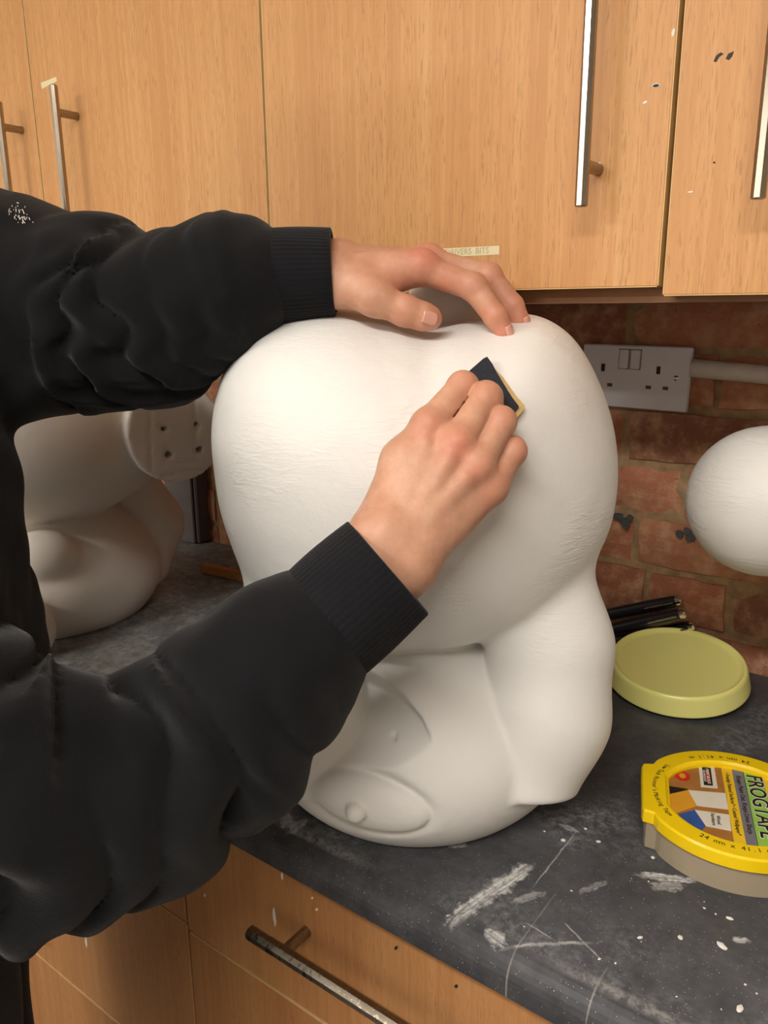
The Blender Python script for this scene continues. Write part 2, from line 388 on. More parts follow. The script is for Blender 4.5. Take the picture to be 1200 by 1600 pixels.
# ------------------------------------------------------------------ implicit surfaces -> meshes
def smin(a, b, k):
    if k <= 0: return np.minimum(a, b)
    h = np.maximum(k-np.abs(a-b), 0)/k; return np.minimum(a, b) - h*h*k*0.25
def smax(a, b, k): return -smin(-a, -b, k)
class Field:
    def __init__(s, lo, hi, h):
        s.lo = np.array(lo, float); s.h = h; s.n = np.ceil((np.array(hi)-s.lo)/h).astype(int)+1
        s.ax = [(s.lo[i]+np.arange(s.n[i])*h).astype(np.float32) for i in range(3)]
        s.F = np.full(tuple(s.n), 1.0, np.float32)
    def twin(s):
        o = Field.__new__(Field); o.lo = s.lo; o.h = s.h; o.n = s.n; o.ax = s.ax; o.F = np.full(tuple(s.n), 1.0, np.float32); return o
    def full(s): return s.ax[0][:, None, None], s.ax[1][None, :, None], s.ax[2][None, None, :]
    def win(s, blo, bhi, m):
        sl = []
        for i in range(3):
            a = int(np.clip(math.floor((blo[i]-m-s.lo[i])/s.h), 0, s.n[i])); b = int(np.clip(math.ceil((bhi[i]+m-s.lo[i])/s.h)+1, 0, s.n[i])); sl.append(slice(a, b))
        return tuple(sl), (s.ax[0][sl[0]][:, None, None], s.ax[1][sl[1]][None, :, None], s.ax[2][sl[2]][None, None, :])
    def put(s, d, sl, k, op):
        if d.size == 0: return
        cur = s.F[sl]; s.F[sl] = smin(cur, d, k) if op == 'add' else smax(cur, -d, k)
    def cone(s, a, b, ra, rb, k=0.0, op='add'):
        a = np.asarray(a, float); b = np.asarray(b, float); r = max(ra, rb); m = r+max(k, 0.004)+3*s.h
        sl, (x, y, z) = s.win(np.minimum(a, b), np.maximum(a, b), m)
        d = b-a; dd = max(d@d, 1e-12); t = np.clip(((x-a[0])*d[0]+(y-a[1])*d[1]+(z-a[2])*d[2])/dd, 0, 1)
        dist = np.sqrt((x-a[0]-t*d[0])**2+(y-a[1]-t*d[1])**2+(z-a[2]-t*d[2])**2) - (ra+(rb-ra)*t)
        s.put(dist.astype(np.float32), sl, k, op)
    def chain(s, pts, rad, k=0.0, op='add'):
        for i in range(len(pts)-1):
            s.cone(pts[i], pts[i+1], rad[i], rad[i+1], k, op)
    def ell(s, c, r, k=0.0, op='add', axes=None):
        c = np.asarray(c, float); r = np.asarray(r, float); R = r.max(); m = max(k, 0.004)+3*s.h
        sl, (x, y, z) = s.win(c-R, c+R, m); x = x-c[0]; y = y-c[1]; z = z-c[2]
        A = np.eye(3) if axes is None else np.asarray(axes)
        q = [A[i][0]*x+A[i][1]*y+A[i][2]*z for i in range(3)]
        k0 = np.sqrt(sum((q[i]/r[i])**2 for i in range(3))); k1 = np.sqrt(sum((q[i]/r[i]**2)**2 for i in range(3)))+1e-9
        s.put((k0*(k0-1)/k1).astype(np.float32), sl, k, op)
    def half(s, n, d, k=0.0):                 # keep n.p <= d
        x, y, z = s.full(); s.F = smax(s.F, (n[0]*x+n[1]*y+n[2]*z-d).astype(np.float32), k)
    def merge(s, o, k): s.F = smin(s.F, o.F, k)
    def at(s, p):
        q = (np.asarray(p)-s.lo)/s.h; i = np.floor(q).astype(int)
        if (i < 0).any() or (i >= s.n-1).any(): return 1.0
        f = q-i; v = s.F[i[0]:i[0]+2, i[1]:i[1]+2, i[2]:i[2]+2]
        v = v[0]*(1-f[0])+v[1]*f[0]; v = v[0]*(1-f[1])+v[1]*f[1]; return float(v[0]*(1-f[2])+v[1]*f[2])
    def hit(s, px, py):
        d = ray(px, py); d = d/np.linalg.norm(d); dl = np.array([d@UA, d@VA, d[2]])
        t = 0.15; st = s.h*0.6; prev = 1.0
        while t < 1.8:
            f = s.at(CAML+dl*t)
            if f < 0: return CAML+dl*(t-st*(-f)/max(prev-f, 1e-9)), dl
            prev = f; t += st
        return None, dl
    def normal(s, p):
        e = s.h*1.5; g = np.array([s.at(p+np.eye(3)[i]*e)-s.at(p-np.eye(3)[i]*e) for i in range(3)]); return g/(np.linalg.norm(g)+1e-9)
    def mesh(s, smooth=1):
        F = s.F; S = F < 0; h = s.h
        cnt = np.zeros(tuple(s.n-1), np.uint8)
        for dx in (0, 1):
            for dy in (0, 1):
                for dz in (0, 1):
                    cnt += S[dx:dx+s.n[0]-1, dy:dy+s.n[1]-1, dz:dz+s.n[2]-1]
        act = (cnt > 0) & (cnt < 8); I = np.argwhere(act); idx = -np.ones(cnt.shape, np.int64); idx[act] = np.arange(len(I))
        acc = np.zeros((len(I), 3)); num = np.zeros(len(I))
        cv = {}
        for c in [(a, b, d) for a in (0, 1) for b in (0, 1) for d in (0, 1)]:
            cv[c] = F[I[:, 0]+c[0], I[:, 1]+c[1], I[:, 2]+c[2]].astype(float)
        for ax in range(3):
            o = [i for i in range(3) if i != ax]
            for p in (0, 1):
                for q in (0, 1):
                    c0 = [0, 0, 0]; c0[o[0]] = p; c0[o[1]] = q; c1 = list(c0); c1[ax] = 1
                    a = cv[tuple(c0)]; b = cv[tuple(c1)]; m = (a < 0) != (b < 0)
                    t = np.where(m, a/np.where(m, a-b, 1), 0)
                    pt = np.zeros((len(I), 3)); pt[:, o[0]] = p; pt[:, o[1]] = q; pt[:, ax] = t
                    acc[m] += pt[m]; num[m] += 1
        V = s.lo + h*(I + acc/num[:, None])
        Q = []
        for ax in range(3):
            o = [(ax+1) % 3, (ax+2) % 3]
            sl0 = [slice(None)]*3; sl1 = [slice(None)]*3
            sl0[ax] = slice(0, -1); sl1[ax] = slice(1, None)
            for q in o:
                sl0[q] = slice(1, -1); sl1[q] = slice(1, -1)
            A = S[tuple(sl0)]; B = S[tuple(sl1)]; E = np.argwhere(A != B)
            if len(E) == 0: continue
            sg = A[E[:, 0], E[:, 1], E[:, 2]]
            base = E.copy(); base[:, o[0]] += 1; base[:, o[1]] += 1
            def cell(da, db):
                c = base.copy(); c[:, o[0]] -= da; c[:, o[1]] -= db; return idx[c[:, 0], c[:, 1], c[:, 2]]
            quad = np.stack([cell(1, 1), cell(0, 1), cell(0, 0), cell(1, 0)], 1)
            quad[~sg] = quad[~sg][:, ::-1]; Q.append(quad)
        Q = np.concatenate(Q)
        for _ in range(smooth):
            sm = np.zeros_like(V); c = np.zeros(len(V))
            for i in range(4):
                a = Q[:, i]; b = Q[:, (i+1) % 4]
                np.add.at(sm, a, V[b]); np.add.at(c, a, 1)
            V = V*0.5 + 0.5*sm/np.maximum(c, 1)[:, None]
        return V, Q
def np_mesh(name, V, Q):
    me = bpy.data.meshes.new(name); me.vertices.add(len(V)); me.vertices.foreach_set('co', np.ascontiguousarray(V, np.float32).ravel())
    me.loops.add(Q.size); me.loops.foreach_set('vertex_index', np.ascontiguousarray(Q, np.int32).ravel())
    me.polygons.add(len(Q)); me.polygons.foreach_set('loop_start', np.arange(0, Q.size, 4, dtype=np.int32))
    try: me.polygons.foreach_set('loop_total', np.full(len(Q), 4, dtype=np.int32))
    except Exception: pass
    me.update(calc_edges=True); me.validate(); return me
def local_mesh(name, parts):
    """parts: list of (V in u,v,w, Q); the u,v,w frame is left handed, so faces are flipped"""
    vs_, qs = [], []; n = 0
    for V, Q in parts:
        vs_.append(fr_l(V)); qs.append(Q[:, ::-1]+n); n += len(V)
    return np_mesh(name, np.concatenate(vs_), np.concatenate(qs))
def wave(x, y, z, s):                          # cheap smooth noise for folds
    return (np.sin(x*s*1.0+1.3+1.7*np.sin(z*s*0.7))*np.sin(y*s*0.9+0.4+1.3*np.sin(x*s*0.6))+np.sin(z*s*1.1+2.1+1.5*np.sin(y*s*0.8)))*0.5

# ================================================================== THE ROOM
XL, XR, YF, ZT = -2.7, 2.3, -3.4, 2.5
def struct(name, me, mat, label=None):
    o = add(name, me, mat); o['kind'] = 'structure'
    if label: o['label'] = label
    return o
struct('floor', box_me(XL, XR, YF, 0.05, -0.05, 0.0), M['lino'], 'grey floor of the workshop')
struct('ceiling', box_me(XL, XR, YF, 0.05, ZT, ZT+0.05), M['ceil'], 'pale painted ceiling')
struct('wall_left', box_me(XL-0.05, XL, YF, 0.05, 0, ZT), M['wallpaint'], 'painted left wall')
struct('wall_right', box_me(XR, XR+0.05, YF, 0.05, 0, ZT), M['wallpaint'], 'painted right wall')
struct('wall_front', box_me(XL, XR, YF-0.05, YF, 0, ZT), M['wallpaint'], 'painted wall behind the viewer')
wall = struct('wall_back', box_me(XL, XR, 0.006, 0.06, 0, ZT), M['mortar'], 'red brick wall with sandy mortar joints behind the worktop')

# bricks: header and stretcher courses, each brick its own piece
def brick_me(L, H, seed):
    r = random.Random(seed); nx, nz = (7 if L > 0.15 else 4), 3; V = []; F = []
    for j in range(nz+1):
        for i in range(nx+1):
            x = -L/2 + L*i/nx; z = -H/2 + H*j/nz
            e = i in (0, nx) or j in (0, nz)
            V.append((x + r.uniform(-.0025, .0025), (0.0045 if e else 0.0) + r.uniform(-.0012, .0012), z + r.uniform(-.002, .002)))
    n0 = len(V); W = nx+1
    border = [i for i in range(W)] + [j*W+nx for j in range(1, nz+1)] + [nz*W+i for i in range(nx-1, -1, -1)] + [j*W for j in range(nz-1, 0, -1)]
    for b in border: V.append((V[b][0], 0.02, V[b][2]))
    for j in range(nz):
        for i in range(nx): F.append((j*W+i, j*W+i+1, (j+1)*W+i+1, (j+1)*W+i))
    m = len(border)
    for k in range(m): F.append((border[k], n0+k, n0+(k+1) % m, border[(k+1) % m]))
    me = pyd('brick', V, F); bm = bmesh.new(); bm.from_mesh(me); me2 = from_bm(bm, 'brick'); me2.materials.append(M['brick']); return me2
HB = [brick_me(0.1015, 0.064, k) for k in range(5)]; SB = [brick_me(0.213, 0.064, 20+k) for k in range(5)]
courses = [(0.0045, 'S', -0.33), (0.0795, 'H', -0.22), (0.1545, 'S', -0.355), (0.2295, 'H', -0.292), (0.3045, 'S', -0.376), (0.3795, 'H', -0.263), (0.4545, 'S', -0.385), (0.5295, 'H', -0.30)]
for zc, kind, j0 in courses:
    pitch = 0.1118 if kind == 'H' else 0.2235
    k = math.floor((-1.75-j0)/pitch)
    while j0+k*pitch < 0.55:
        me = random.choice(HB if kind == 'H' else SB)
        o = bpy.data.objects.new('brick', me); COL.objects.link(o); o.parent = wall
        o.location = (j0+(k+0.5)*pitch+random.uniform(-.002, .002), random.uniform(-.003, .002), ZC+zc+random.uniform(-.0015, .0015))
        o.rotation_euler = (0, random.uniform(-.008, .008), random.choice((0, 0, math.pi*0))); k += 1

# ceiling light and added fill strip (the lamp's light itself is set at the top)
for K_, lab in ((KEY, 'long white strip light on the ceiling close behind the viewer'), (FILL, 'added white fill strip light on the ceiling at the back left of the room')):
    t = thing('ceiling_light', lab, 'ceiling light', (K_[0], K_[1], ZT), 'ceiling strip lights')
    add('housing', box_me(K_[0]-0.64, K_[0]+0.64, K_[1]-0.05, K_[1]+0.05, ZT-0.06, ZT, 0.004), M['metalwhite'], t)
    add('diffuser', box_me(K_[0]-0.62, K_[0]+0.62, K_[1]-0.075, K_[1]+0.075, ZT-0.145, ZT-0.06, 0.02, 3), M['lamp'], t, smooth=False)

# ================================================================== WORKTOP
def w2(px, py, z=ZC): p = PZ(px, py, z); return (p[0], p[1])
smears, rings = [], []
def smear(p0, p1, hw, amt):
    a = np.array(w2(*p0)); b = np.array(w2(*p1)); d = b-a
    smears.append((tuple((a+b)/2), math.atan2(d[1], d[0]), np.linalg.norm(d)/2*1.12, hw, amt))
smear((700, 1440), (832, 1350), 0.010, 1.0)
smear((758, 1452), (790, 1474), 0.007, 0.8)
smear((992, 1366), (1090, 1376), 0.0065, 1.0)
smear((1015, 1385), (1070, 1384), 0.008, 0.55)
smear((1143, 1468), (1172, 1470), 0.004, 1.0)
smear((800, 1410), (850, 1395), 0.006, 0.5)
smear((905, 1395), (945, 1378), 0.004, 0.4)
smear((780, 1478), (935, 1472), 0.0025, 0.6)
smear((830, 1390), (900, 1300), 0.0012, 0.5)
smear((880, 1440), (945, 1505), 0.0012, 0.55)
smear((820, 1440), (868, 1470), 0.001, 0.6)
smear((440, 1265), (455, 1290), 0.010, 0.5)
smear((478, 1280), (452, 1300), 0.006, 0.5)
smear((700, 1322), (730, 1320), 0.005, 0.6)
smear((870, 1288), (905, 1300), 0.004, 0.6)
rp = np.array([w2(*q_) for q_ in ((892, 1238), (940, 1285), (968, 1340), (958, 1400), (930, 1446), (870, 1474), (800, 1482))])
ls = np.linalg.lstsq(np.c_[2*rp, np.ones(len(rp))], (rp**2).sum(1), rcond=None)[0]
rings.append(((ls[0], ls[1]), math.sqrt(ls[2]+ls[0]**2+ls[1]**2), 0.0035, 0.8))
M['slate'] = worktop_mat(smears, rings)
# rolled front edge profile (Y,Z), extruded along X
prof = [(0.0, ZC), (-0.597, ZC)]
for k in range(1, 8):
    a = math.pi/2*k/7; prof.append((-0.597-0.022*math.sin(a), ZC-0.022+0.022*math.cos(a)))
prof += [(-0.619, ZC-0.034), (-0.615, ZC-0.038), (-0.55, ZC-0.038), (0.0, ZC-0.038)]
V = [(x, y, z) for x in (-2.3, 1.6) for y, z in prof]; m = len(prof)
F = [tuple(range(m-1, -1, -1)), tuple(range(m, 2*m))] + [(i, (i+1) % m, m+(i+1) % m, m+i) for i in range(m)]
bm = bmesh.new(); bm.from_mesh(pyd('wt', V, F)); wt_me = from_bm(bm, 'worktop')
wt = add('worktop', wt_me, M['slate']); tag(wt, 'dark slate laminate worktop dusted and smeared with white plaster', 'worktop')
# flicks of dried plaster
bm = bmesh.new(); rf = random.Random(3)
spots = [(1063, 1465, .0022), (1128, 1478, .003), (954, 1567, .003), (1156, 1576, .0025), (765, 1590, .003), (885, 1500, .003), (910, 1563, .004), (822, 1505, .004), (880, 1313, .0025), (915, 1295, .0018), (935, 1315, .002), (560, 1369, .002), (1020, 1340, .002), (1140, 1435, .002), (1000, 1465, .0016), (923, 1520, .002)]
spots += [(rf.uniform(700, 1200), rf.uniform(1290, 1580), rf.uniform(.0005, .0011)) for _ in range(26)]
for x, y, r in spots:
    p = PZ(x, y, ZC)
    if p[1] < -0.59 or p[0] > 0.2: continue
    mm = Matrix.Translation((p[0], p[1], ZC)) @ Matrix.Rotation(rf.uniform(0, 3), 4, 'Z') @ Matrix.Diagonal((r*rf.uniform(1, 1.8), r, r*0.35, 1))
    bmesh.ops.create_icosphere(bm, subdivisions=1, radius=1.0, matrix=mm)
o = add('plaster_flicks', from_bm(bm, 'flicks'), M['paint_white'], wt); o['kind'] = 'stuff'

# ================================================================== WALL CABINETS
DY = -0.32                                     # front face of the doors
def bar_handle(parent, p0, p1, out, st, r=0.0058, mat='steel', smat='steel_worn_dimmed', rs=0.0055):
    """octagonal bar from p0 to p1 standing off along -out; st: distances of the two posts from p0"""
    h = add('handle', tube_me([p0, p1], r, 8, rot=math.pi/8), M[mat], parent)
    bm = bmesh.new(); bm.from_mesh(h.data); bmesh.ops.bevel(bm, geom=[e for e in bm.edges if e.calc_face_angle(0) > 1.2], offset=0.001, segments=1, affect='EDGES'); bm.to_mesh(h.data); bm.free()
    if mat != smat:                            # polished front face, brushed sides with dark reflections put into their colour
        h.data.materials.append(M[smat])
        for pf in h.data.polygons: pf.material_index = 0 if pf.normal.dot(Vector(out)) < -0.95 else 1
    d = np.asarray(p1)-np.asarray(p0); L = np.linalg.norm(d); d = d/L
    for s_ in st:
        a = np.asarray(p0)+d*s_
        add('handle_post', tube_me([a, a+np.asarray(out)*0.034], rs, 14), M[smat], h, smooth=False)
    return h
def door(parent, x0, x1, z0, z1, y=DY, mat='oak', edge='oak_edge'):
    d = add('door', box_me(x0, x1, y, y+0.018, z0, z1, 0.0012), M[mat], parent)
    e = 0.0009
    add('edge_banding', box_me(x1-0.0010, x1+0.0003, y+0.0006, y+0.0174, z0+.001, z1-.001), M[edge], d)
    add('edge_banding', box_me(x0-0.0003, x0+0.0010, y+0.0006, y+0.0174, z0+.001, z1-.001), M[edge], d)
    add('edge_banding', box_me(x0+.001, x1-.001, y+0.0006, y+0.0174, z0-0.0003, z0+0.0010), M[edge], d)
    return d
ZB = ZC+0.486; ZD = ZB+0.72
def wall_unit(x0, x1, label):
    t = thing('wall_cabinet', label, 'cabinet', (x0, 0, ZB-0.008))
    add('side_panel', box_me(x0, x0+0.018, DY+0.021, 0, ZB-0.008, ZD), M['oak_dark'], t)
    add('side_panel', box_me(x1-0.018, x1, DY+0.021, 0, ZB-0.008, ZD), M['oak_dark'], t)
    add('base_panel', box_me(x0+0.018, x1-0.018, DY+0.021, 0, ZB-0.008, ZB+0.010), M['oak_dark'], t)
    add('top_panel', box_me(x0+0.018, x1-0.018, DY+0.021, 0, ZD-0.018, ZD), M['oak_dark'], t)
    add('back_panel', box_me(x0+0.018, x1-0.018, -0.008, 0, ZB+0.010, ZD-0.018), M['oak_dark'], t)
    return t
cabA = wall_unit(-1.702, -0.7285, 'oak wall cabinet at far left, above the black sleeve')
dA = door(cabA, -1.700, -1.2165, ZB+0.004, ZD); dB = door(cabA, -1.2130, -0.7300, ZB+0.004, ZD)
cabC = wall_unit(-0.7275, 0.2465, 'oak wall cabinet above the brick wall, with a cream label strip')
dC = door(cabC, -0.7255, -0.2430, ZB+0.006, ZD); dD = door(cabC, -0.2370, 0.2450, ZB-0.002, ZD, DY-0.003)
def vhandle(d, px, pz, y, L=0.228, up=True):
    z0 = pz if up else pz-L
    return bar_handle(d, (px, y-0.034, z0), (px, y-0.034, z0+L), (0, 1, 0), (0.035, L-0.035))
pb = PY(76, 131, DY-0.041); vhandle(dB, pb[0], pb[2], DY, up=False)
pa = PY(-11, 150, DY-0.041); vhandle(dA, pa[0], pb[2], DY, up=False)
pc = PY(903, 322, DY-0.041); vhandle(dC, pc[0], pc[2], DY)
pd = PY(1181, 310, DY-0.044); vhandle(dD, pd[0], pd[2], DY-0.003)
def decal(parent, pix, Y, mat, name, thick=0.0004):
    c = [PY(x, y, Y) for x, y in pix]
    return add(name, poly3_me([q-np.array([0, thick, 0]) for q in c], (0, 1, 0), thick), M[mat], parent)
def blob(cx, cy, rx, ry, a=0.0, n=10, s=1):
    r = random.Random(s); return [(cx+rx*r.uniform(.8, 1.1)*math.cos(2*math.pi*k/n)*math.cos(a)-ry*math.sin(2*math.pi*k/n)*math.sin(a), cy+rx*math.cos(2*math.pi*k/n)*math.sin(a)+ry*r.uniform(.8, 1.1)*math.sin(2*math.pi*k/n)*math.cos(a)) for k in range(n)]
decal(dC, blob(1025, 134, 7, 3.6, -0.2), DY, 'paint_white', 'paint_chip')
decal(dC, blob(1025, 134, 5.6, 2.4, -0.2), DY-0.0003, 'paint_dark', 'paint_chip')
decal(dC, blob(1008, 160, 4, 2, -0.5), DY, 'paint_white', 'paint_fleck')
decal(dC, blob(1052, 51, 2.5, 7, 0.2), DY, 'paint_white', 'paint_fleck')
decal(dC, blob(937, 256, 2, 3, 0), DY, 'paint_white', 'paint_fleck')
decal(dC, [(426, 357), (445, 360), (486, 361), (480, 365), (440, 366), (426, 365)], DY, 'paint_white', 'plaster_streak')
decal(dB, [(349, 348), (368, 335), (371, 333), (370, 339), (352, 351)], DY, 'paint_white', 'plaster_streak')
decal(dB, [(97, 346), (120, 344), (121, 350), (98, 352)], DY, 'paint_white', 'plaster_streak')
decal(dD, [(1115, 96), (1119, 87), (1126, 82), (1131, 84), (1124, 89), (1119, 97)], DY-0.003, 'paint_dark', 'paint_chip')
decal(dD, [(1134, 92), (1138, 84), (1147, 80), (1144, 88), (1139, 94)], DY-0.003, 'paint_dark', 'paint_chip')
decal(dD, blob(1116, 254, 2, 1.6), DY-0.003, 'paint_dark', 'paint_chip')
decal(dD, blob(1079, 300, 5, 1.2, -0.1), DY-0.003, 'paint_white', 'paint_fleck')

# label strips stuck on the doors
lp = [PY(x, y, DY) for x, y in ((640, 391.0), (780, 384), (780, 397.5), (640, 405))]
lt = thing('label_strip', 'cream label strip lettered SCREWDRIVERS BITS on the oak door', 'label', lp[3])
add('tape', poly3_me([q-np.array([0, 0.0003, 0]) for q in lp], (0, 1, 0), 0.0003), M['label'], lt)
a = PY(692, 395.2, DY-0.0004); b = PY(764, 391.4, DY-0.0004); dx = b-a
mid = a*0.5+b*0.5
me = text_me('SCREWDRIVERS  BITS', 0.0085, b-dx/np.linalg.norm(dx)*0.0, dx, (0, 0, 1), 0.0001, 'RIGHT')
add('lettering', me, M['ink_faded'], lt)
hl = [PY(x, y, DY) for x, y in ((64, 129.5), (88, 120), (89, 127), (80, 132), (66, 139))]
st_ = add('sticker', poly3_me([q-np.array([0, 0.0004, 0]) for q in hl], (0, 1, 0), 0.0004), M['label'], origin=hl[0])
tag(st_, 'small cream paper label stuck behind the top of the left bar handle', 'label')

# ================================================================== DRAWER UNITS
FY = -0.592
def drawer_unit(x0, x1, label, splits):
    t = thing('drawer_unit', label, 'cabinet', (x0, 0, 0.0))
    zt = ZC-0.042
    add('side_panel', box_me(x0, x0+0.018, FY+0.020, -0.01, 0.0, zt), M['oak_dark'], t)
    add('side_panel', box_me(x1-0.018, x1, FY+0.020, -0.01, 0.0, zt), M['oak_dark'], t)
    add('back_panel', box_me(x0+0.018, x1-0.018, -0.02, -0.01, 0.1, zt), M['oak_dark'], t)
    add('plinth', box_me(x0+0.018, x1-0.018, FY+0.05, FY+0.068, 0.0, 0.10), M['oak_dark'], t)
    zs = [zt-0.004] + splits + [0.105]; ds = []
    for i in range(len(zs)-1):
        z1 = zs[i] - (0.0 if i == 0 else 0.0015); z0 = zs[i+1] + 0.0015
        d = add('drawer', box_me(x0+0.0015, x1-0.0015, FY, FY+0.018, z0, z1, 0.0012), M['oak_shaded'], t)
        add('edge_banding', box_me(x0+.003, x1-.003, FY+0.0006, FY+0.0174, z1-0.0012, z1+0.0004), M['oak_edge'], d)
        ds.append(d)
    return t, ds
xs = float(PY(292, 1440, FY)[0])
zr = float(PY(294, 1454, FY)[2]); zl = float(PY(270, 1429, FY)[2])
un1, dr1 = drawer_unit(xs, xs+0.60, 'oak drawer unit with a worn steel bar handle under the worktop', [zr, zr-0.25])
un2, dr2 = drawer_unit(xs-0.60, xs, 'oak drawer unit beside the black trousers, bottom left', [zl, zl-0.25])
h0 = PY(383, 1462, FY-0.040); h1 = PY(452, 1457, FY)
hx = float(h0[0]); hz = float(PY(420, 1488, FY-0.040)[2])
hz = float(h0[2])
for u_, ds in ((xs, dr1),):
    for i, d in enumerate(ds):
        z = hz - i*0.25
        bar_handle(d, (hx, FY-0.034, z), (hx+0.34, FY-0.034, z), (0, 1, 0), (0.045, 0.295), 0.0072, 'steel_worn_dimmed', 'steel_worn_dimmed', 0.0058)
for i, d in enumerate(dr2):
    bar_handle(d, (xs-0.57, FY-0.034, hz-i*0.25-0.02), (xs-0.34, FY-0.034, hz-i*0.25-0.02), (0, 1, 0), (0.035, 0.195), 0.0072, 'steel_worn_dimmed', 'steel_worn_dimmed', 0.0058)
for pix in (blob(441, 1369, 1.6, 6, -0.1), blob(429, 1433, 2.2, 15, -0.1), blob(495, 1421, 2, 2), blob(488, 1403, 1.6, 2), blob(320, 1399, 1.2, 3)):
    decal(dr1[0], pix, FY, 'paint_white', 'paint_fleck')
decal(dr2[0], blob(135, 1472, 1.8, 9, -0.1), FY, 'paint_white', 'paint_fleck')
for pix in (blob(619, 1481, 2.5, 3.5, 0.4), blob(713, 1541, 3, 3)):
    decal(dr1[0], pix, FY, 'paint_dark', 'knot_mark')

# ================================================================== SOCKET, CONDUIT, WALL MARKS
sk = thing('double_socket', 'white double wall socket with two switches on the brick wall', 'socket', (-0.37, -0.012, ZC+0.382))
sa = np.array(PY(912, 537, -0.012)); sb = np.array(PY(1083, 543, -0.012)); sc_ = np.array(PY(1077, 645, -0.012))
ex = sb-sa; SW = np.linalg.norm(ex); ex /= SW; ez = sb-sc_; SH = np.linalg.norm(ez); ez = ez-ex*(ez@ex); ez /= np.linalg.norm(ez)
s0 = sb - ex*SW - ez*SH
def sbox(x0, x1, z0, z1, y0, y1, bev=0.0):
    me = box_me(x0, x1, y0, y1, z0, z1, bev)
    me.transform(Matrix(((ex[0], 0, ez[0], s0[0]), (0, 1, 0, 0), (ex[2], 0, ez[2], s0[2]), (0, 0, 0, 1)))); return me
k_ = SW/0.146
add('faceplate', sbox(0, SW, 0, SH, -0.012, -0.004, 0.0016), M['socket'], sk)
add('back_box', sbox(0.004, SW-0.004, 0.004, SH-0.004, -0.004, 0.01), M['socket'], sk)
for gx in (0.052, 0.0675):
    s_ = add('switch', sbox(gx*k_, (gx+0.0128)*k_, 0.052, 0.077, -0.0145, -0.011, 0.001), M['socket'], sk)
    add('switch_gap', sbox(gx*k_-0.0008, (gx+0.0128)*k_+0.0008, 0.0512, 0.0778, -0.01235, -0.0118), M['brass'], s_)
for gx in (0.030, 0.105):
    add('earth_slot', sbox((gx-0.0025)*k_, (gx+0.0025)*k_, 0.047, 0.057, -0.0124, -0.010), M['dark'], sk)
    for sx_ in (-0.0112, 0.0112):
        add('pin_slot', sbox((gx+sx_-0.0035)*k_, (gx+sx_+0.0035)*k_, 0.027, 0.0315, -0.0124, -0.010), M['brass'], sk)
for gx in (0.0125, 0.1285):
    c = s0+ex*gx*k_+ez*0.043; c[1] = -0.012
    add('screw', lathe_me([(0, -0.0016), (0.0022, -0.0013), (0.0036, 0.0)], c, (0, 1, 0), 14), M['chrome'], sk, smooth=True)
p0 = PY(1082, 575, -0.013); p1 = PY(1202, 586, -0.013); d = p1-p0
cdt = add('conduit_pipe', tube_me([p0+d*t_ for t_ in np.linspace(0, 6, 13)], 0.0115, 18), M['conduit'], origin=p0, smooth=True); tag(cdt, 'cream conduit pipe running right from the double socket', 'pipe')
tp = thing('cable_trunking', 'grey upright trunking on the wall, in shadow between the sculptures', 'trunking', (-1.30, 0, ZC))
add('channel', box_me(-1.352, -1.250, -0.030, 0.004, ZC+0.001, ZB-0.01, 0.003), plain('dark_grey_plastic', (98, 88, 88), 0.6), tp)  # channel in one even dark grey
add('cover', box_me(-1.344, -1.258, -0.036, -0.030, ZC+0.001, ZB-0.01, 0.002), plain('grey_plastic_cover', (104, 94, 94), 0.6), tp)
for k, (x, y) in enumerate(((966, 806), (976, 812), (984, 809), (978, 820), (1062, 834), (1073, 829), (1081, 836), (1076, 840))):
    decal(wall, blob(x, y, 9-(k % 3)*1.5, 5.5-(k % 2), 0.2*k, 11, 40+k), -0.0045-0.0006*(k % 3), 'paint_blue', 'paint_blob', 0.002)
sp0 = PZ(318, 884, ZC+0.012); sp1 = PZ(372, 896, ZC+0.012); dd = (sp1-sp0)/np.linalg.norm(sp1-sp0); pr = np.array([-dd[1], dd[0], 0])*0.008
stk = add('wooden_stick', prism_me([tuple((sp0-pr)[:2]), tuple((sp0+dd*0.22-pr)[:2]), tuple((sp0+dd*0.22+pr)[:2]), tuple((sp0+pr)[:2])], ZC+0.0005, ZC+0.016, 0.0015), M['wood'], origin=(sp0[0], sp0[1], ZC)); tag(stk, 'short pine stick lying behind the large white sculpture', 'stick')
# ================================================================== LARGE SCULPTURE (upside-down rounded figure)
def table(pts, c):
    th = np.array([math.atan2(w_-c[1], u_-c[0]) for u_, w_ in pts]); r = np.array([math.hypot(u_-c[0], w_-c[1]) for u_, w_ in pts])
    o = np.argsort(th); th = th[o]; r = r[o]
    g = np.linspace(-math.pi, math.pi, 721)
    rr = np.interp(g, np.concatenate([th-2*math.pi, th, th+2*math.pi]), np.tile(r, 3))
    ker = np.hanning(35); ker /= ker.sum(); rr = np.convolve(np.concatenate([rr[-101:-1], rr, rr[1:101]]), ker, 'same')[100:-100]
    return g, rr
BODY = [(-.196, .367), (-.181, .423), (-.156, .456), (-.122, .471), (-.085, .476), (-.04, .468), (.007, .458), (.068, .463), (.111, .470), (.143, .452), (.173, .403), (.191, .338), (.187, .271), (.166, .228), (.13, .185), (.07, .162), (0, .152), (-.08, .158), (-.13, .178), (-.162, .205), (-.184, .261), (-.195, .328)]
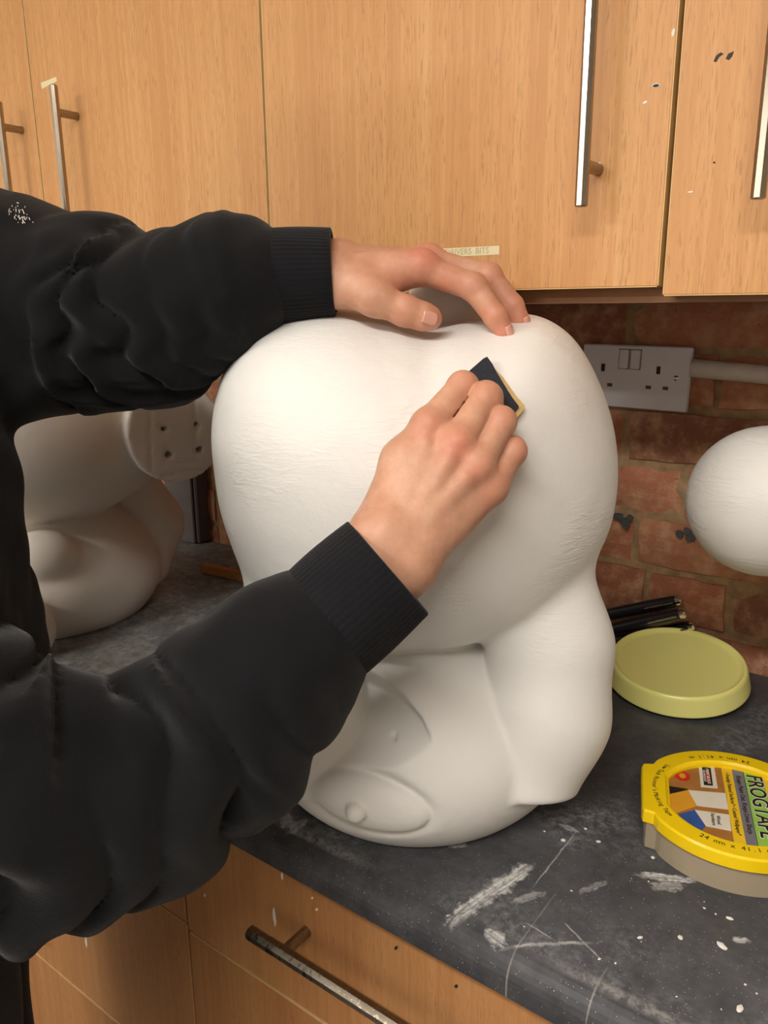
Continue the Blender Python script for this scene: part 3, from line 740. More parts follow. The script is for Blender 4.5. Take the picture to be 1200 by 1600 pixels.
def radial_body(fl, prof, c, rvf, rvb, p, scale=1.0):
    g, rr = table(prof, c); u, v, w_ = fl.full()
    th = np.arctan2(w_-c[1], u-c[0]); rho = np.sqrt((u-c[0])**2+(w_-c[1])**2)
    rt = np.interp(th.ravel(), g, rr).reshape(th.shape)
    q = rho/rt; vv = np.where(v > 0, v/rvf, -v/rvb)
    G = ((q**p + vv**p)**(1.0/p)).astype(np.float32); del th, rho, rt, q
    gr = np.gradient(G, fl.h); n = np.sqrt(gr[0]**2+gr[1]**2+gr[2]**2)+1e-6
    return ((G-1)/n).astype(np.float32)
s1 = Field((-.235, -.19, -.012), (.235, .225, .505), 0.0020)
s1.F = radial_body(s1, BODY, (0.0, 0.30), 0.186, 0.150, 2.35)
# faint vertical cleft between the two halves at the top
s1.cone((.012, -.10, .492), (.012, .10, .478), .024, .012, .03, 'sub')
# legs sawn off flat behind the top
s1.cone((.035, -.045, .38), (.045, -.050, .475), .055, .052, .012)
s1.cone((-.10, -.055, .38), (-.10, -.060, .455), .05, .048, .012)
hd = s1.twin()
hd.ell((0, 0.010, .066), (.170, .187, .114), 0)
# right and left arm, hugging the head
am = s1.twin()
am.chain([(.112, .072, .240), (.121, .100, .170), (.1155, .117, .110), (.097, .130, .055)], [.050, .0545, .0560, .050], .02)
am.half((0, .386, -1.0), .0156, .006)
aml = s1.twin()
aml.chain([(-.110, .060, .240), (-.117, .082, .170), (-.106, .108, .105), (-.092, .120, .052)], [.050, .0545, .0535, .048], .02)
aml.half((0, .386, -1.0), .0140, .006)
# face: a flat facet sawn into the round head, stepped at its upper edge, an eye bead in a socket below it
base = hd.twin(); base.F = hd.F.copy()
def fcut(pix, bot, top, depth, k1=.004, k2=.003):
    pb = [base.hit(*q)[0] for q in bot]; pt, _ = base.hit(*top); n0 = base.normal(pt); pt = pt - n0*depth
    n_ = np.cross(pb[1]-pb[0], pt-pb[0]); n_ /= np.linalg.norm(n_); n_ *= np.sign(n_@n0)
    c = pb[0]; f1_ = pb[1]-pb[0]; f1_ /= np.linalg.norm(f1_); f2_ = np.cross(n_, f1_); poly = []
    for q in pix:
        d = ray(*q); dl = np.array([d@UA, d@VA, d[2]]); p = CAML + dl*(((c-CAML)@n_)/(dl@n_)); poly.append(((p-c)@f1_, (p-c)@f2_))
    lo = np.array([-.16, .06, 0.0]); hi = np.array([.09, .215, .17]); sl_, (x_, y_, z_) = hd.win(lo, hi, 0)
    X = x_-c[0]; Y = y_-c[1]; Z = z_-c[2]
    A = X*f1_[0]+Y*f1_[1]+Z*f1_[2]; B = X*f2_[0]+Y*f2_[1]+Z*f2_[2]; H = X*n_[0]+Y*n_[1]+Z*n_[2]
    D = np.full(A.shape, 9.0, np.float32); inside = np.zeros(A.shape, bool); n = len(poly)
    for i in range(n):
        (ax_, ay_), (bx_, by_) = poly[i], poly[(i+1) % n]; ex_, ey_ = bx_-ax_, by_-ay_
        t_ = np.clip(((A-ax_)*ex_+(B-ay_)*ey_)/(ex_*ex_+ey_*ey_), 0, 1)
        D = np.minimum(D, np.sqrt((A-ax_-t_*ex_)**2+(B-ay_-t_*ey_)**2))
        if abs(ey_) > 1e-12: inside ^= ((ay_ > B) != (by_ > B)) & (A < ex_*(B-ay_)/ey_+ax_)
    D = np.where(inside, -D, D)
    cut = smax(D, -H, k1)                     # inside the outline and outside the plane
    hd.F[sl_] = smax(hd.F[sl_], -cut.astype(np.float32), k2)
fcut([(380, 985), (470, 1012), (525, 1040), (565, 1062), (610, 1084), (642, 1106), (664, 1130), (676, 1158), (672, 1184), (652, 1200), (600, 1206), (540, 1203), (490, 1206), (455, 1222), (380, 1270)],
     [(490, 1206), (600, 1206)], (600, 1085), .026, .003, .0018)
fcut([(360, 1275), (455, 1221), (490, 1205), (540, 1202), (600, 1205), (652, 1199), (676, 1182), (700, 1200), (715, 1240), (700, 1290), (640, 1321), (560, 1312), (480, 1285), (400, 1300)],
     [(500, 1276), (640, 1290)], (585, 1212), .0065, .006, .004)
pe, _ = hd.hit(583, 1256); ne = base.normal(base.hit(583, 1256)[0])
f1 = np.array([1.0, 0, -0.10]); f1 = f1 - ne*(f1@ne); f1 /= np.linalg.norm(f1); f2 = np.cross(ne, f1); f2 *= np.sign(f2[2])
pe = pe - f1*.004 + f2*.002; hd.ell(pe + ne*.006, (.064, .033, .012), .007, 'sub', axes=(f1, f2, ne))
hd.ell(pe - ne*.0010, (.0550, .0262, .0170), .0015, axes=(f1, f2, ne))
pp, _ = hd.hit(557, 1267); hd.ell(pp + ne*.0022, (.0092, .0092, .0085), .003)
ph, _ = hd.hit(616, 1150); hd.ell(ph, (.0027, .006, .0040), .0005, 'sub')
s1.merge(am, .012); s1.merge(aml, .012); s1.merge(hd, .005)
s1.half((0, 0, -1), -0.0005)
V, Q = s1.mesh(2)
me = local_mesh('sculpture', [(V, Q)])
sculpt = add('plaster_sculpture', me, M['plaster'], origin=O3, smooth=True)
tag(sculpt, 'large white plaster upside-down figure being sanded on the worktop', 'sculpture', 'plaster sculptures')

# ================================================================== SECOND SCULPTURE (left, behind the sleeves)
O2 = np.array([-1.16, -0.40, ZC]); h2 = O2-CAM; h2[2] = 0; L2 = np.linalg.norm(h2); h2 /= L2; U2 = np.array([h2[1], -h2[0], 0])
def P2(px, py, v):
    d = ray(px, py); t_ = (L2-v)/(d@h2); P = CAM+t_*d-O2; return np.array([P@U2, -(P@h2), P[2]])
def fr2(q): return O2 + q[:, 0:1]*U2 - q[:, 1:2]*h2 + q[:, 2:3]*np.array([0, 0, 1.0])
s2 = Field((-.30, -.24, -.012), (.31, .27, .485), 0.0032)
s2.ell((-.015, 0.02, .305), (.215, .205, .150), 0)
lg = s2.twin(); dc = P2(283, 668, .175)                 # sawn-off leg with a flat drilled end facing the viewer
nd_ = np.array([.30, .94, -.10]); nd_ /= np.linalg.norm(nd_)
lg.cone(dc - nd_*.16, dc + nd_*.02, .080, .083, 0)
lg.half(nd_, float(nd_@dc), .002)
g1, g2 = P2(306, 594, .175), P2(344, 639, .175); gn = np.array([-(g2-g1)[2]*-1, 0, (g2-g1)[0]]); gn = np.array([(g1-g2)[2], 0, (g2-g1)[0]]); gn /= np.linalg.norm(gn)
lg.half(gn, float(gn@g1), .002)
def on_disc(px, py):
    a = P2(px, py, .175); e = P2(px, py, .174)-a; t_ = ((dc-a)@nd_)/(e@nd_); return a+e*t_
for pix in ([(233, 612), (236, 735)], [(303, 600), (307, 722)], [(256, 744), (352, 727)]):
    q0, q1 = on_disc(*pix[0]), on_disc(*pix[1]); lg.cone(q0, q1, .0022, .0022, .001, 'sub')
for hx_, hy_, r_ in ((253, 625, .0052), (257, 671, .0042), (264, 711, .0052), (308, 664, .0040), (313, 703, .0050)):
    q = on_disc(hx_, hy_); lg.cone(q+nd_*.004, q-nd_*.02, r_, r_, .0008, 'sub')
s2.merge(lg, .004)
h2d = s2.twin(); h2d.ell((-.01, .0, .072), (.175, .172, .125), 0)
h2d.ell(P2(66, 868, .150), (.050, .034, .037), .010)
h2d.ell(P2(40, 985, .19), (.040, .03, .045), .012)
a2 = s2.twin(); a2.chain([(.13, -.03, .18), (.15, -.02, .12), (.135, .0, .06)], [.05, .056, .045], .02)
h2d.merge(a2, .006); s2.merge(h2d, .006); s2.half((0, 0, -1), -.0005)
V, Q = s2.mesh(2); me = np_mesh('sculpture', fr2(V), Q[:, ::-1])
o = add('plaster_sculpture', me, M['plaster_warm'], origin=O2, smooth=True)
tag(o, 'cream plaster figure seen through the arms, with a flat drilled leg end', 'sculpture', 'plaster sculptures')

# ================================================================== THIRD SCULPTURE (right edge)
s3 = Field((.22, -.10, -.012), (.82, .33, .46), 0.0042)
cb = PL(1196, 783, .0)
s3.cone(cb, cb+np.array([.13, .08, .02]), .0765, .085, 0)
s3.ell((.63, .17, .29), (.15, .13, .15), .03); s3.ell((.63, .17, .085), (.13, .13, .11), .006); s3.half((0, 0, -1), -.0005)
V, Q = s3.mesh(2); me = local_mesh('sculpture', [(V, Q)])
o = add('plaster_sculpture', me, M['plaster'], origin=fr_l(np.array([.63, .17, 0.0])), smooth=True)
tag(o, 'white plaster sculpture at the right edge, its rounded limb in view', 'sculpture', 'plaster sculptures')

# ================================================================== THINGS ON THE WORKTOP
# yellow lid, tilted, its far rim on the pens
nl = np.array([0.02, -0.15, 1.0]); nl = nl/np.linalg.norm(nl)
lc = np.array([-0.2515, -0.1045, ZC+0.0035+0.0135]); r = 0.0865
prof = [(0.0, .0195), (r*0.82, .0195), (r*0.86, .0205), (r*0.885, .0235), (r*0.905, .0250), (r*0.925, .0243), (r*0.945, .0215), (r*0.955, .0190), (r*0.992, .002), (r, .0004), (r*0.995, -.0005), (r*0.975, .003), (r*0.935, .0195), (r*0.90, .0225), (r*0.86, .0180), (0.0, .0172)]
ly = add('plastic_lid', lathe_me(prof, lc, nl, 96), M['lid'], origin=(lc[0], lc[1], ZC), smooth=True); tag(ly, 'translucent pale yellow round plastic lid tilted against black pens', 'lid')
# pens
for k, (tip, butt, lab) in enumerate((
        ((1066, 937), (940, 962), 'topmost black pen with silver end behind the yellow lid'),
        ((1072, 957), (945, 986), 'middle black pen with silver end behind the yellow lid'),
        ((1086, 978), (950, 1003), 'lowest black pen, mostly hidden behind the yellow lid'))):
    q0 = PY(*tip, (-.024, -.044, -.024)[k]); q1 = PY(*butt, (-.030, -.050, -.028)[k])
    dpen = (q1-q0)/np.linalg.norm(q1-q0); tpen = thing('marker_pen', lab, 'pen', q1, 'black pens')
    add('barrel', tube_me([q0+dpen*.008, q0+dpen*.03, q0+dpen*.09, q1], [.0078, .0086, .0086, .008], 16), M['pen'], tpen, smooth=False)
    add('end_cap', tube_me([q0, q0+dpen*.002, q0+dpen*.0079], [.0055, .0070, .0072], 16), M['chrome'], tpen)
    add('clip', tube_me([q0+dpen*.010+np.array([0, -.0094, .0]), q0+dpen*.05+np.array([0, -.0094, .0])], .0014, 8), M['steel_worn_dimmed'], tpen)

# masking-tape box with yellow rim lid
tc_ = np.array([-0.1205, -0.3718, ZC]); ta = np.array([.334, -.943, 0]); ta /= np.linalg.norm(ta); tb = np.array([-ta[1], ta[0], 0])
tb = np.array([.943, .334, 0]); tb -= ta*(ta@tb); tb /= np.linalg.norm(tb)
def TB(a, b, z=0.0): return tc_ + ta*a + tb*b + np.array([0, 0, z])
tbx = thing('tape_box', 'round masking tape box with yellow rim and FROGTAPE print', 'tape box', tc_)
def tab_outline(rad, ext, hw, n=90):
    """circle with a flat-ended tab towards -b; returns (a,b) pairs"""
    pts = []; a0 = math.asin(hw/rad)
    for k in range(n+1):
        th = -math.pi+a0+0.10 + (2*math.pi-2*(a0+0.10))*k/n; pts.append((rad*math.sin(th), rad*math.cos(th)))
    e = ext
    pts += [(hw*0.985, -rad*math.cos(a0)*0.985), (hw*0.93, -e*0.985), (hw*0.80, -e), (-hw*0.80, -e), (-hw*0.93, -e*0.985), (-hw*0.985, -rad*math.cos(a0)*0.985)]
    return pts
def ring_from(outline, inner_r, z0, z1, name, mat, bev=0.0012):
    bm = bmesh.new(); n = len(outline); ang = [math.atan2(a, b) for a, b in outline]
    lay = []
    for (sc2, z) in ((1.0, z0), (1.0, z1-0.002), (0.985, z1)):
        lay.append([bm.verts.new(TB(a*sc2, b*sc2, z)) for a, b in outline])
    for (rr2, z) in ((inner_r+0.004, z1), (inner_r+0.002, z1-0.0022), (inner_r, z1-0.003), (inner_r, z0)):
        lay.append([bm.verts.new(TB(rr2*math.sin(t_), rr2*math.cos(t_), z)) for t_ in ang])
    for i in range(len(lay)):
        A, B = lay[i], lay[(i+1) % len(lay)]
        for k in range(n): bm.faces.new((A[k], A[(k+1) % n], B[(k+1) % n], B[k]))
    return add(name, from_bm(bm, name), M[mat], tbx)
OUT = tab_outline(0.0825, 0.0808, 0.041)
ring_from(OUT, 0.0605, 0.0275, 0.0400, 'rim', 'yellow')
ring_from([(a*0.94, b*0.955) for a, b in OUT], 0.070, 0.0005, 0.0275, 'tray', 'smoke')
add('tape_roll', lathe_me([(0.040, .002), (0.066, .002), (0.066, .026), (0.040, .026)], tc_, (0, 0, 1), 72, True), plain('tape_edge', (214, 190, 120), 0.6), tbx)
bs = add('tray_floor', lathe_me([(0, 0.0006), (0.071, 0.0006), (0.071, 0.0022), (0, 0.0022)], tc_, (0, 0, 1), 48), M['smoke'], tbx)
zc0 = 0.0345
card = add('printed_card', lathe_me([(0, zc0-0.0012), (0.0618, zc0-0.0012), (0.0618, zc0), (0, zc0)], tc_, (0, 0, 1), 72), M['brown'], tbx)
def clip_poly(poly, R=0.0602):
    """sutherland-hodgman against the card's circle (as a 72-gon)"""
    out = list(poly)
    for k in range(72):
        t0 = 2*math.pi*k/72; n_ = (math.cos(t0), math.sin(t0)); res = []
        for i in range(len(out)):
            p, q = out[i], out[(i+1) % len(out)]; dp = p[0]*n_[0]+p[1]*n_[1]-R; dq = q[0]*n_[0]+q[1]*n_[1]-R
            if dp <= 0: res.append(p)
            if (dp < 0) != (dq < 0): s_ = dp/(dp-dq); res.append((p[0]+(q[0]-p[0])*s_, p[1]+(q[1]-p[1])*s_))
        out = res
        if not out: return out
    return out
def pr_(poly, mat, lvl, name='print'):
    pl = clip_poly(poly)
    if len(pl) < 3: return
    z = zc0 + 0.0002*lvl
    me = poly3_me([TB(a, b, z) for a, b in pl], (0, 0, 1), 0.0002); return add(name, me, M[mat], card)
pr_([(-.07, -.0055), (.07, -.0065), (.07, .0030), (-.07, .0040)], 'pyellow', 0, 'print_band')
pr_([(-.07, .0040), (.07, .0030), (.07, .0122), (-.07, .0145)], 'grey', 0, 'print_band')
pr_([(-.07, .0140), (.07, .0118), (.07, .0290), (-.07, .0315)], 'green', 0, 'print_band')
pr_([(-.07, .0315), (.07, .0290), (.07, .07), (-.07, .07)], 'pyellow', 0, 'print_band')
pr_([(.004, -.0619), (-.012, -.039), (.0115, -.0328), (.0294, -.0528), (.02, -.0619)], 'orange', 0, 'print_patch')
pr_([(-.012, -.039), (-.0165, -.0055), (.0095, -.0060), (.0115, -.0328)], 'white', 0, 'print_patch')
pr_([(.0307, -.0514), (.0183, -.0352), (.0402, -.0275), (.050, -.0325)], 'blue', 0, 'print_patch')
pr_([(.0183, -.0352), (.0172, -.0062), (.0411, -.0069), (.0402, -.0275)], 'white', 0, 'print_patch')
pr_([(-.057, -.0265), (-.0205, -.0271), (-.0225, -.0120), (-.059, -.0120)], 'white', 0, 'print_patch')
pr_([(-.056, -.0235), (-.0245, -.0240), (-.0255, -.0160), (-.057, -.0155)], 'ink', 1, 'print_patch')
pr_([(-.050, -.0205), (-.030, -.0208), (-.031, -.0178), (-.051, -.0175)], 'red', 2, 'print_patch')
pr_([(-.0349+.0092*math.cos(k*math.pi/8)*(1.0 if k % 2 else 0.92), -.0427+.0075*math.sin(k*math.pi/8)*(1.0 if k % 2 else 0.92)) for k in range(16)], 'red', 0, 'print_patch')
pr_([(-.0349+.0045*math.cos(k*math.pi/4), -.0427+.0032*math.sin(k*math.pi/4)) for k in range(8)], 'orange', 1, 'print_patch')
pr_([(-.014, -.060), (-.0135, -.039), (-.012, -.039), (.004, -.0619)], 'ink', 0, 'print_patch')
def tx(s, a, b, size, mat='ink', lvl=2, up=tb, al='CENTER', shear=0.0, bold=0.0, di=None):
    me = text_me(s, size, TB(a, b, zc0+0.0002*lvl+0.0001), ta if di is None else di, up, 0.0001, al, shear, bold); return add('lettering', me, M[mat], card)
tx('FROGTAPE', -.0045, .0222, 0.0200, 'white', 2, bold=0.0009)
tx('FROGTAPE', -.0045, .0222, 0.0200, 'ink', 4, bold=0.0002)
tx('Keeps Paint Out. Keeps Lines Sharp.', -.0035, .0086, 0.0062, 'ink', 2)
tx('\u2022 Freshly Painted Surfaces* \u2022 Coated Wallpaper*', -.003, -.0012, 0.0050, 'ink', 2)
tx('PAINT BLOCK', -.040, -.0192, 0.0042, 'white', 4)
tx('TECHNOLOGY', -.040, -.0225, 0.0030, 'white', 4)
tx('Wood', .0285, -.0160, 0.0048, 'ink', 2); tx('Furniture', .0285, -.0205, 0.0048, 'ink', 2)
rimo = [c for c in tbx.children if c.name.startswith('rim')][0]
def arc_text(s, rad, mid, size, step, sgn=1):
    """letters around the rim; mid angle in the a,b frame measured from +b towards +a"""
    n = len(s)
    for i, ch in enumerate(s):
        if ch == ' ': continue
        t_ = mid + sgn*(i-(n-1)/2)*step
        radial = ta*math.sin(t_)+tb*math.cos(t_); tang = (ta*math.cos(t_)-tb*math.sin(t_))*sgn
        up = np.cross(np.array([0, 0, 1.0]), tang)
        me = text_me(ch, size, TB(rad*math.sin(t_), rad*math.cos(t_), 0.0401), tang, up, 0.0001)
        add('lettering', me, M['ink'], rimo)
arc_text('24 mm x 41.1 m', 0.0705, math.radians(96), 0.0072, math.radians(3.35), -1)
arc_text('24 mm x 41.1 m', 0.0705, math.radians(-96), 0.0072, math.radians(3.35), -1)
arc_text("Low Tack Painter's Masking Tape", 0.0695, math.radians(180), 0.0062, math.radians(2.35), -1)
# ================================================================== SANDPAPER AND THE PERSON
def SF(px, py, off):                            # on the sculpture, `off` metres towards the viewer
    p, dl = s1.hit(px, py); return p - dl*off
# folded sandpaper pressed on the belly
q = [SF(x, y, .0015) for x, y in ((757, 567), (817, 642), (800, 668), (735, 588))]
cen = sum(q)/4; nrm = np.cross(q[1]-q[0], q[3]-q[0]); nrm /= np.linalg.norm(nrm); nrm *= np.sign(nrm@(CAML-cen))
def flat(px, py, off):
    p, dl = s1.hit(px, py); t_ = ((cen-p)@nrm)/(dl@nrm); return p+dl*t_+nrm*off
def slab(pix, o0, o1, jag=0.0, seed=1):
    r_ = random.Random(seed); W = []
    for x, y in pix: W.append(flat(x+r_.uniform(-jag, jag), y+r_.uniform(-jag, jag), o0))
    wn = fr_l(nrm+0)-O3
    return poly3_me([fr_l(p) for p in W], wn, o1-o0)
sp = thing('sandpaper', 'folded charcoal sandpaper with a torn tan edge under the fingers', 'sandpaper', fr_l(cen))
add('grit_sheet', slab([(758, 568), (752, 571), (728, 592), (700, 640), (770, 690), (786, 664), (800, 653), (807, 645), (797, 632), (790, 621), (781, 606), (772, 591), (766, 579)], .0050, .0082), M['sand'], sp)
add('torn_backing', slab([(763, 572), (773, 585), (784, 596), (794, 610), (806, 627), (817, 640), (815, 648), (802, 662), (770, 694), (730, 650)], .0008, .0050, 0.8), M['sandback'], sp)

# ---- hands (1 mm grid) ------------------------------------------------
def finger(fl, pts, rad, k=.004): fl.chain(pts, rad, k)
rh = Field((-.115, .10, .185), (.115, .30, .445), 0.00095)
pal = rh.twin(); fing = rh.twin()
R_ = {'i': [SF(670, 666, .043), SF(723, 606, .038), SF(730, 607, .019), SF(738, 616, .0125)],
      'm': [SF(713, 694, .047), SF(759, 622, .040), SF(765, 620, .020), SF(770, 632, .0125)],
      'r': [SF(743, 729, .045), SF(782, 660, .037), SF(787, 660, .019), SF(788, 668, .0125)],
      'p': [SF(765, 762, .040), SF(800, 706, .031), SF(803, 700, .018), SF(800, 698, .012)]}
RAD = {'i': [.0122, .0114, .0100, .0085], 'm': [.0122, .0115, .0100, .0085], 'r': [.0118, .0110, .0096, .0082], 'p': [.0112, .0102, .0088, .0075]}
wr_ = SF(594, 838, .062); wu_ = SF(634, 882, .068); fr_ = SF(553, 915, .076); fu_ = SF(585, 950, .080)
for key, ba, rb, off in (('i', 0.15, .0175, 0), ('m', 0.4, .0185, 0), ('r', 0.65, .0175, 0), ('p', 0.95, .016, 0)):
    b0 = wr_*(1-ba)+wu_*ba
    tgt = R_[key][0]
    pal.cone(b0, tgt, .0195, .0120, .010)
pal.cone(wr_, wu_, .0205, .0195, .012)
pal.cone(wr_, fr_, .0200, .0190, .012); pal.cone(wu_, fu_, .0190, .0180, .012); pal.cone(fr_, fu_, .019, .018, .012)
# palm body below the metacarpals, and the thenar side
pal.cone(SF(625, 790, .032), SF(690, 700, .026), .017, .013, .012); pal.cone(SF(690, 820, .036), SF(745, 745, .026), .016, .012, .012)
pal.chain([SF(604, 800, .044), SF(632, 722, .036), SF(668, 672, .026), SF(704, 640, .016)], [.018, .0165, .0125, .0095], .009)
for key in 'imrp':
    one = rh.twin(); one.chain(R_[key], RAD[key], .003); one.ell(R_[key][1]+np.array([0, .001, .001]), np.array([1, 1, 1])*(RAD[key][1]*1.0), .004)
    fing.F = smin(fing.F, one.F, .0012)
rh.F = smin(pal.F, fing.F, .0042)
for key, ex_ in (('i', .0005), ('m', .0012), ('r', .0006), ('p', 0)):
    rh.ell(R_[key][0]+np.array([0, .0022+ex_, .001]), (.0095, .0095, .0095), .011)      # knuckles
for key in 'imr':                                                                       # tendons
    a_ = R_[key][0]; b_ = wr_*0.45+wu_*0.55; rh.cone(a_*0.85+b_*0.15+np.array([0, .0105, .002]), a_*0.3+b_*0.7+np.array([0, .0105, .003]), .0035, .003, .008)
def crease(fl, D, RD, k1, k2, r_, t0=.25):
    P_ = []
    for t_ in np.linspace(t0, 1.0, 6):
        a_ = D[k1][0]*(1-t_)+D[k1][1]*t_; b_ = D[k2][0]*(1-t_)+D[k2][1]*t_; ra_ = RD[k1][0]*(1-t_)+RD[k1][1]*t_
        m_ = (a_+b_)/2; hd_ = np.linalg.norm(a_-b_)/2; n_ = CAML-m_; n_ /= np.linalg.norm(n_)
        P_.append(m_+n_*(math.sqrt(max(ra_**2-hd_**2, 1e-8))-.0004))
    fl.chain(P_, [r_*0.5]+[r_]*5, .0012, 'sub')
for k1_, k2_ in ('im', 'mr', 'rp'): crease(rh, R_, RAD, k1_, k2_, .0017)
Vr, Qr = rh.mesh(1)

lh = Field((-.115, -.055, .405), (.145, .135, .565), 0.00095)
pal = lh.twin(); fing = lh.twin()
W1, W2 = PL(522, 440, .070), PL(524, 418, .046); A1, A2 = PL(440, 440, .068), PL(440, 424, .050)
L_ = {'i': [PL(659, 419, .068), PL(740, 449, .076), PL(774, 495, .086), PL(787, 516, .087)],
      'm': [PL(668, 410, .043), PL(764, 433, .050), PL(801, 478, .058), PL(814, 502, .060)],
      'r': [PL(658, 412, .020), PL(752, 434, .026), PL(785, 470, .030), PL(797, 487, .030)],
      'p': [PL(645, 416, .000), PL(728, 436, .006), PL(756, 458, .010), PL(770, 472, .012)]}
LAD = {'i': [.0128, .0112, .0098, .0082], 'm': [.0128, .0112, .0098, .0082], 'r': [.0122, .0105, .0092, .0078], 'p': [.0108, .0092, .0082, .007]}
for key, ba in (('i', 0.1), ('m', 0.45), ('r', 0.8), ('p', 1.1)):
    pal.cone(W1*(1-ba)+W2*ba, L_[key][0], .0190, .0136, .012)
pal.cone(W1, W2, .0195, .0195, .012); pal.cone(W1, A1, .0195, .018, .012); pal.cone(W2, A2, .0195, .018, .012); pal.cone(A1, A2, .018, .018, .012)
th = lh.twin(); T_ = [PL(558, 451, .081), PL(586, 466, .092), PL(633, 486, .092), PL(660, 494, .090), PL(673, 497, .089)]
th.chain(T_, [.0172, .0150, .0118, .0112, .0098], .006); th.ell(T_[2]+np.array([0, 0, .0008]), (.0128, .0125, .0122), .005)
for key in 'imrp':
    one = lh.twin(); one.chain(L_[key], LAD[key], .003); one.ell(L_[key][1]+np.array([0, 0, .0008]), np.array([1, 1, 1])*LAD[key][1]*1.03, .004)
    fing.F = smin(fing.F, one.F, .0012)
pal.F = smin(pal.F, th.F, .011)
pal.cone(PL(575, 447, .080), PL(640, 420, .068), .013, .0105, .014)                    # web between thumb and index
lh.F = smin(pal.F, fing.F, .0065)
for key in 'im': lh.ell(L_[key][0]+np.array([0, .002, .0035]), (.0105, .0105, .0100), .011)
lh.cone(L_['i'][0]*0.85+W1*0.15+np.array([0, .004, .0100]), L_['i'][0]*0.35+W1*0.65+np.array([0, .003, .014]), .0035, .003, .010)
crease(lh, L_, LAD, 'i', 'm', .0012, .45)
Vl, Ql = lh.mesh(1)

# ---- low-detail rest of the body under the clothes ----------------------
SHL, SHR = np.array([-.47, -.03, .50]), np.array([-.50, .33, .45])
ELR = PL(-45, 1262, .34); ELL = PL(200, 490, .035)
HIP = np.array([-.53, .17, .03]); FEETZ = -ZC
bd = Field((-.75, -.16, -.92), (-.02, .52, .98), 0.009)
bd.ell(np.array([-.53, .16, .25]), (.10, .17, .27), .03)
bd.ell(np.array([-.54, .16, .02]), (.11, .17, .12), .05)
bd.cone(SHL, SHR, .055, .055, .05)
bd.chain([SHL, PL(30, 482, -.010), PL(225, 508, .035), PL(320, 470, .052), PL(440, 432, .060)], [.050, .045, .036, .032, .020], .02); bd.chain([SHR, ELR, PL(110, 1248, .325), PL(270, 1190, .300), PL(400, 1085, .275), PL(492, 988, .262), (fr_+fu_)/2], [.050, .042, .038, .034, .030, .024, .018], .02)
HEAD = np.array([-.56, .155, .745])
bd.cone(np.array([-.54, .155, .48]), HEAD+np.array([.0, 0, -.05]), .058, .054, .03)
hf = Field(HEAD-np.array([.13, .11, .17]), HEAD+np.array([.14, .11, .14]), 0.0036)
hf.ell(HEAD+np.array([-.005, 0, .020]), (.095, .075, .102), .0)
hf.ell(HEAD+np.array([.040, 0, -.035]), (.056, .056, .075), .03)                    # face
hf.cone(HEAD+np.array([.020, -.038, -.070]), HEAD+np.array([.078, 0, -.098]), .022, .018, .03); hf.cone(HEAD+np.array([.020, .038, -.070]), HEAD+np.array([.078, 0, -.098]), .022, .018, .03)
hf.cone(HEAD+np.array([-.01, 0, -.05]), HEAD+np.array([-.01, 0, -.16]), .054, .056, .02)   # neck
hf.cone(HEAD+np.array([.086, -.030, .026]), HEAD+np.array([.086, .030, .026]), .012, .012, .02)   # brow
hf.cone(HEAD+np.array([.092, 0, .012]), HEAD+np.array([.108, 0, -.026]), .008, .0115, .010)
for s_ in (-1, 1):
    hf.ell(HEAD+np.array([.100, s_*.0105, -.028]), (.010, .0085, .007), .006)
    hf.ell(HEAD+np.array([.096, s_*.031, .008]), (.013, .016, .010), .010, 'sub'); hf.ell(HEAD+np.array([.079, s_*.031, .007]), (.0125, .0135, .0115), .002)
    hf.ell(HEAD+np.array([-.002, s_*.077, -.008]), (.017, .010, .031), .006); hf.ell(HEAD+np.array([.004, s_*.087, -.006]), (.009, .005, .019), .004, 'sub')
hf.cone(HEAD+np.array([.092, -.020, -.056]), HEAD+np.array([.092, .020, -.056]), .0065, .0065, .006); hf.cone(HEAD+np.array([.090, -.018, -.067]), HEAD+np.array([.090, .018, -.067]), .0070, .0070, .006)
hf.cone(HEAD+np.array([.099, -.022, -.0615]), HEAD+np.array([.099, .022, -.0615]), .0016, .0016, .002, 'sub')
LEGS = [[np.array([-.52, .07, .0]), np.array([-.52, .085, -.42]), np.array([-.55, .09, -.83])], [np.array([-.452, .235, .0]), np.array([-.462, .228, -.42]), np.array([-.52, .24, -.83])]]
for lgp in LEGS: bd.chain(lgp, [.085, .058, .042], .03)
Vb, Qb = bd.mesh(2); Vh, Qh = hf.mesh(1)
me = local_mesh('person', [(Vr, Qr), (Vl, Ql), (Vb, Qb), (Vh, Qh)])
PORG = fr_l(np.array([-.52, .16, -ZC]))
flush = np.zeros(len(Vr)+len(Vl)+len(Vb)+len(Vh), np.float32)
def fl_add(V, off, c, r_, a_):
    d_ = np.linalg.norm(V-c, axis=1); flush[off:off+len(V)] = np.maximum(flush[off:off+len(V)], a_*np.exp(-(d_/r_)**2))
for key, a_ in (('i', .55), ('m', .75), ('r', .5), ('p', .4)):
    fl_add(Vr, 0, R_[key][0]+np.array([0, .012, 0]), .013, a_); fl_add(Vr, 0, R_[key][1]+np.array([0, .008, .004]), .011, .35)
fl_add(Vr, 0, R_['p'][1]+np.array([.006, 0, 0]), .013, .75); fl_add(Vr, 0, R_['p'][0]+np.array([.01, 0, -.01]), .025, .35)
nl_ = len(Vr)
for key, a_ in (('i', .85), ('m', .6)):
    fl_add(Vl, nl_, L_[key][0]+np.array([0, .006, .008]), .017, a_); fl_add(Vl, nl_, L_[key][3], .016, .75); fl_add(Vl, nl_, L_[key][2], .016, .55); fl_add(Vl, nl_, L_[key][1], .016, .4)
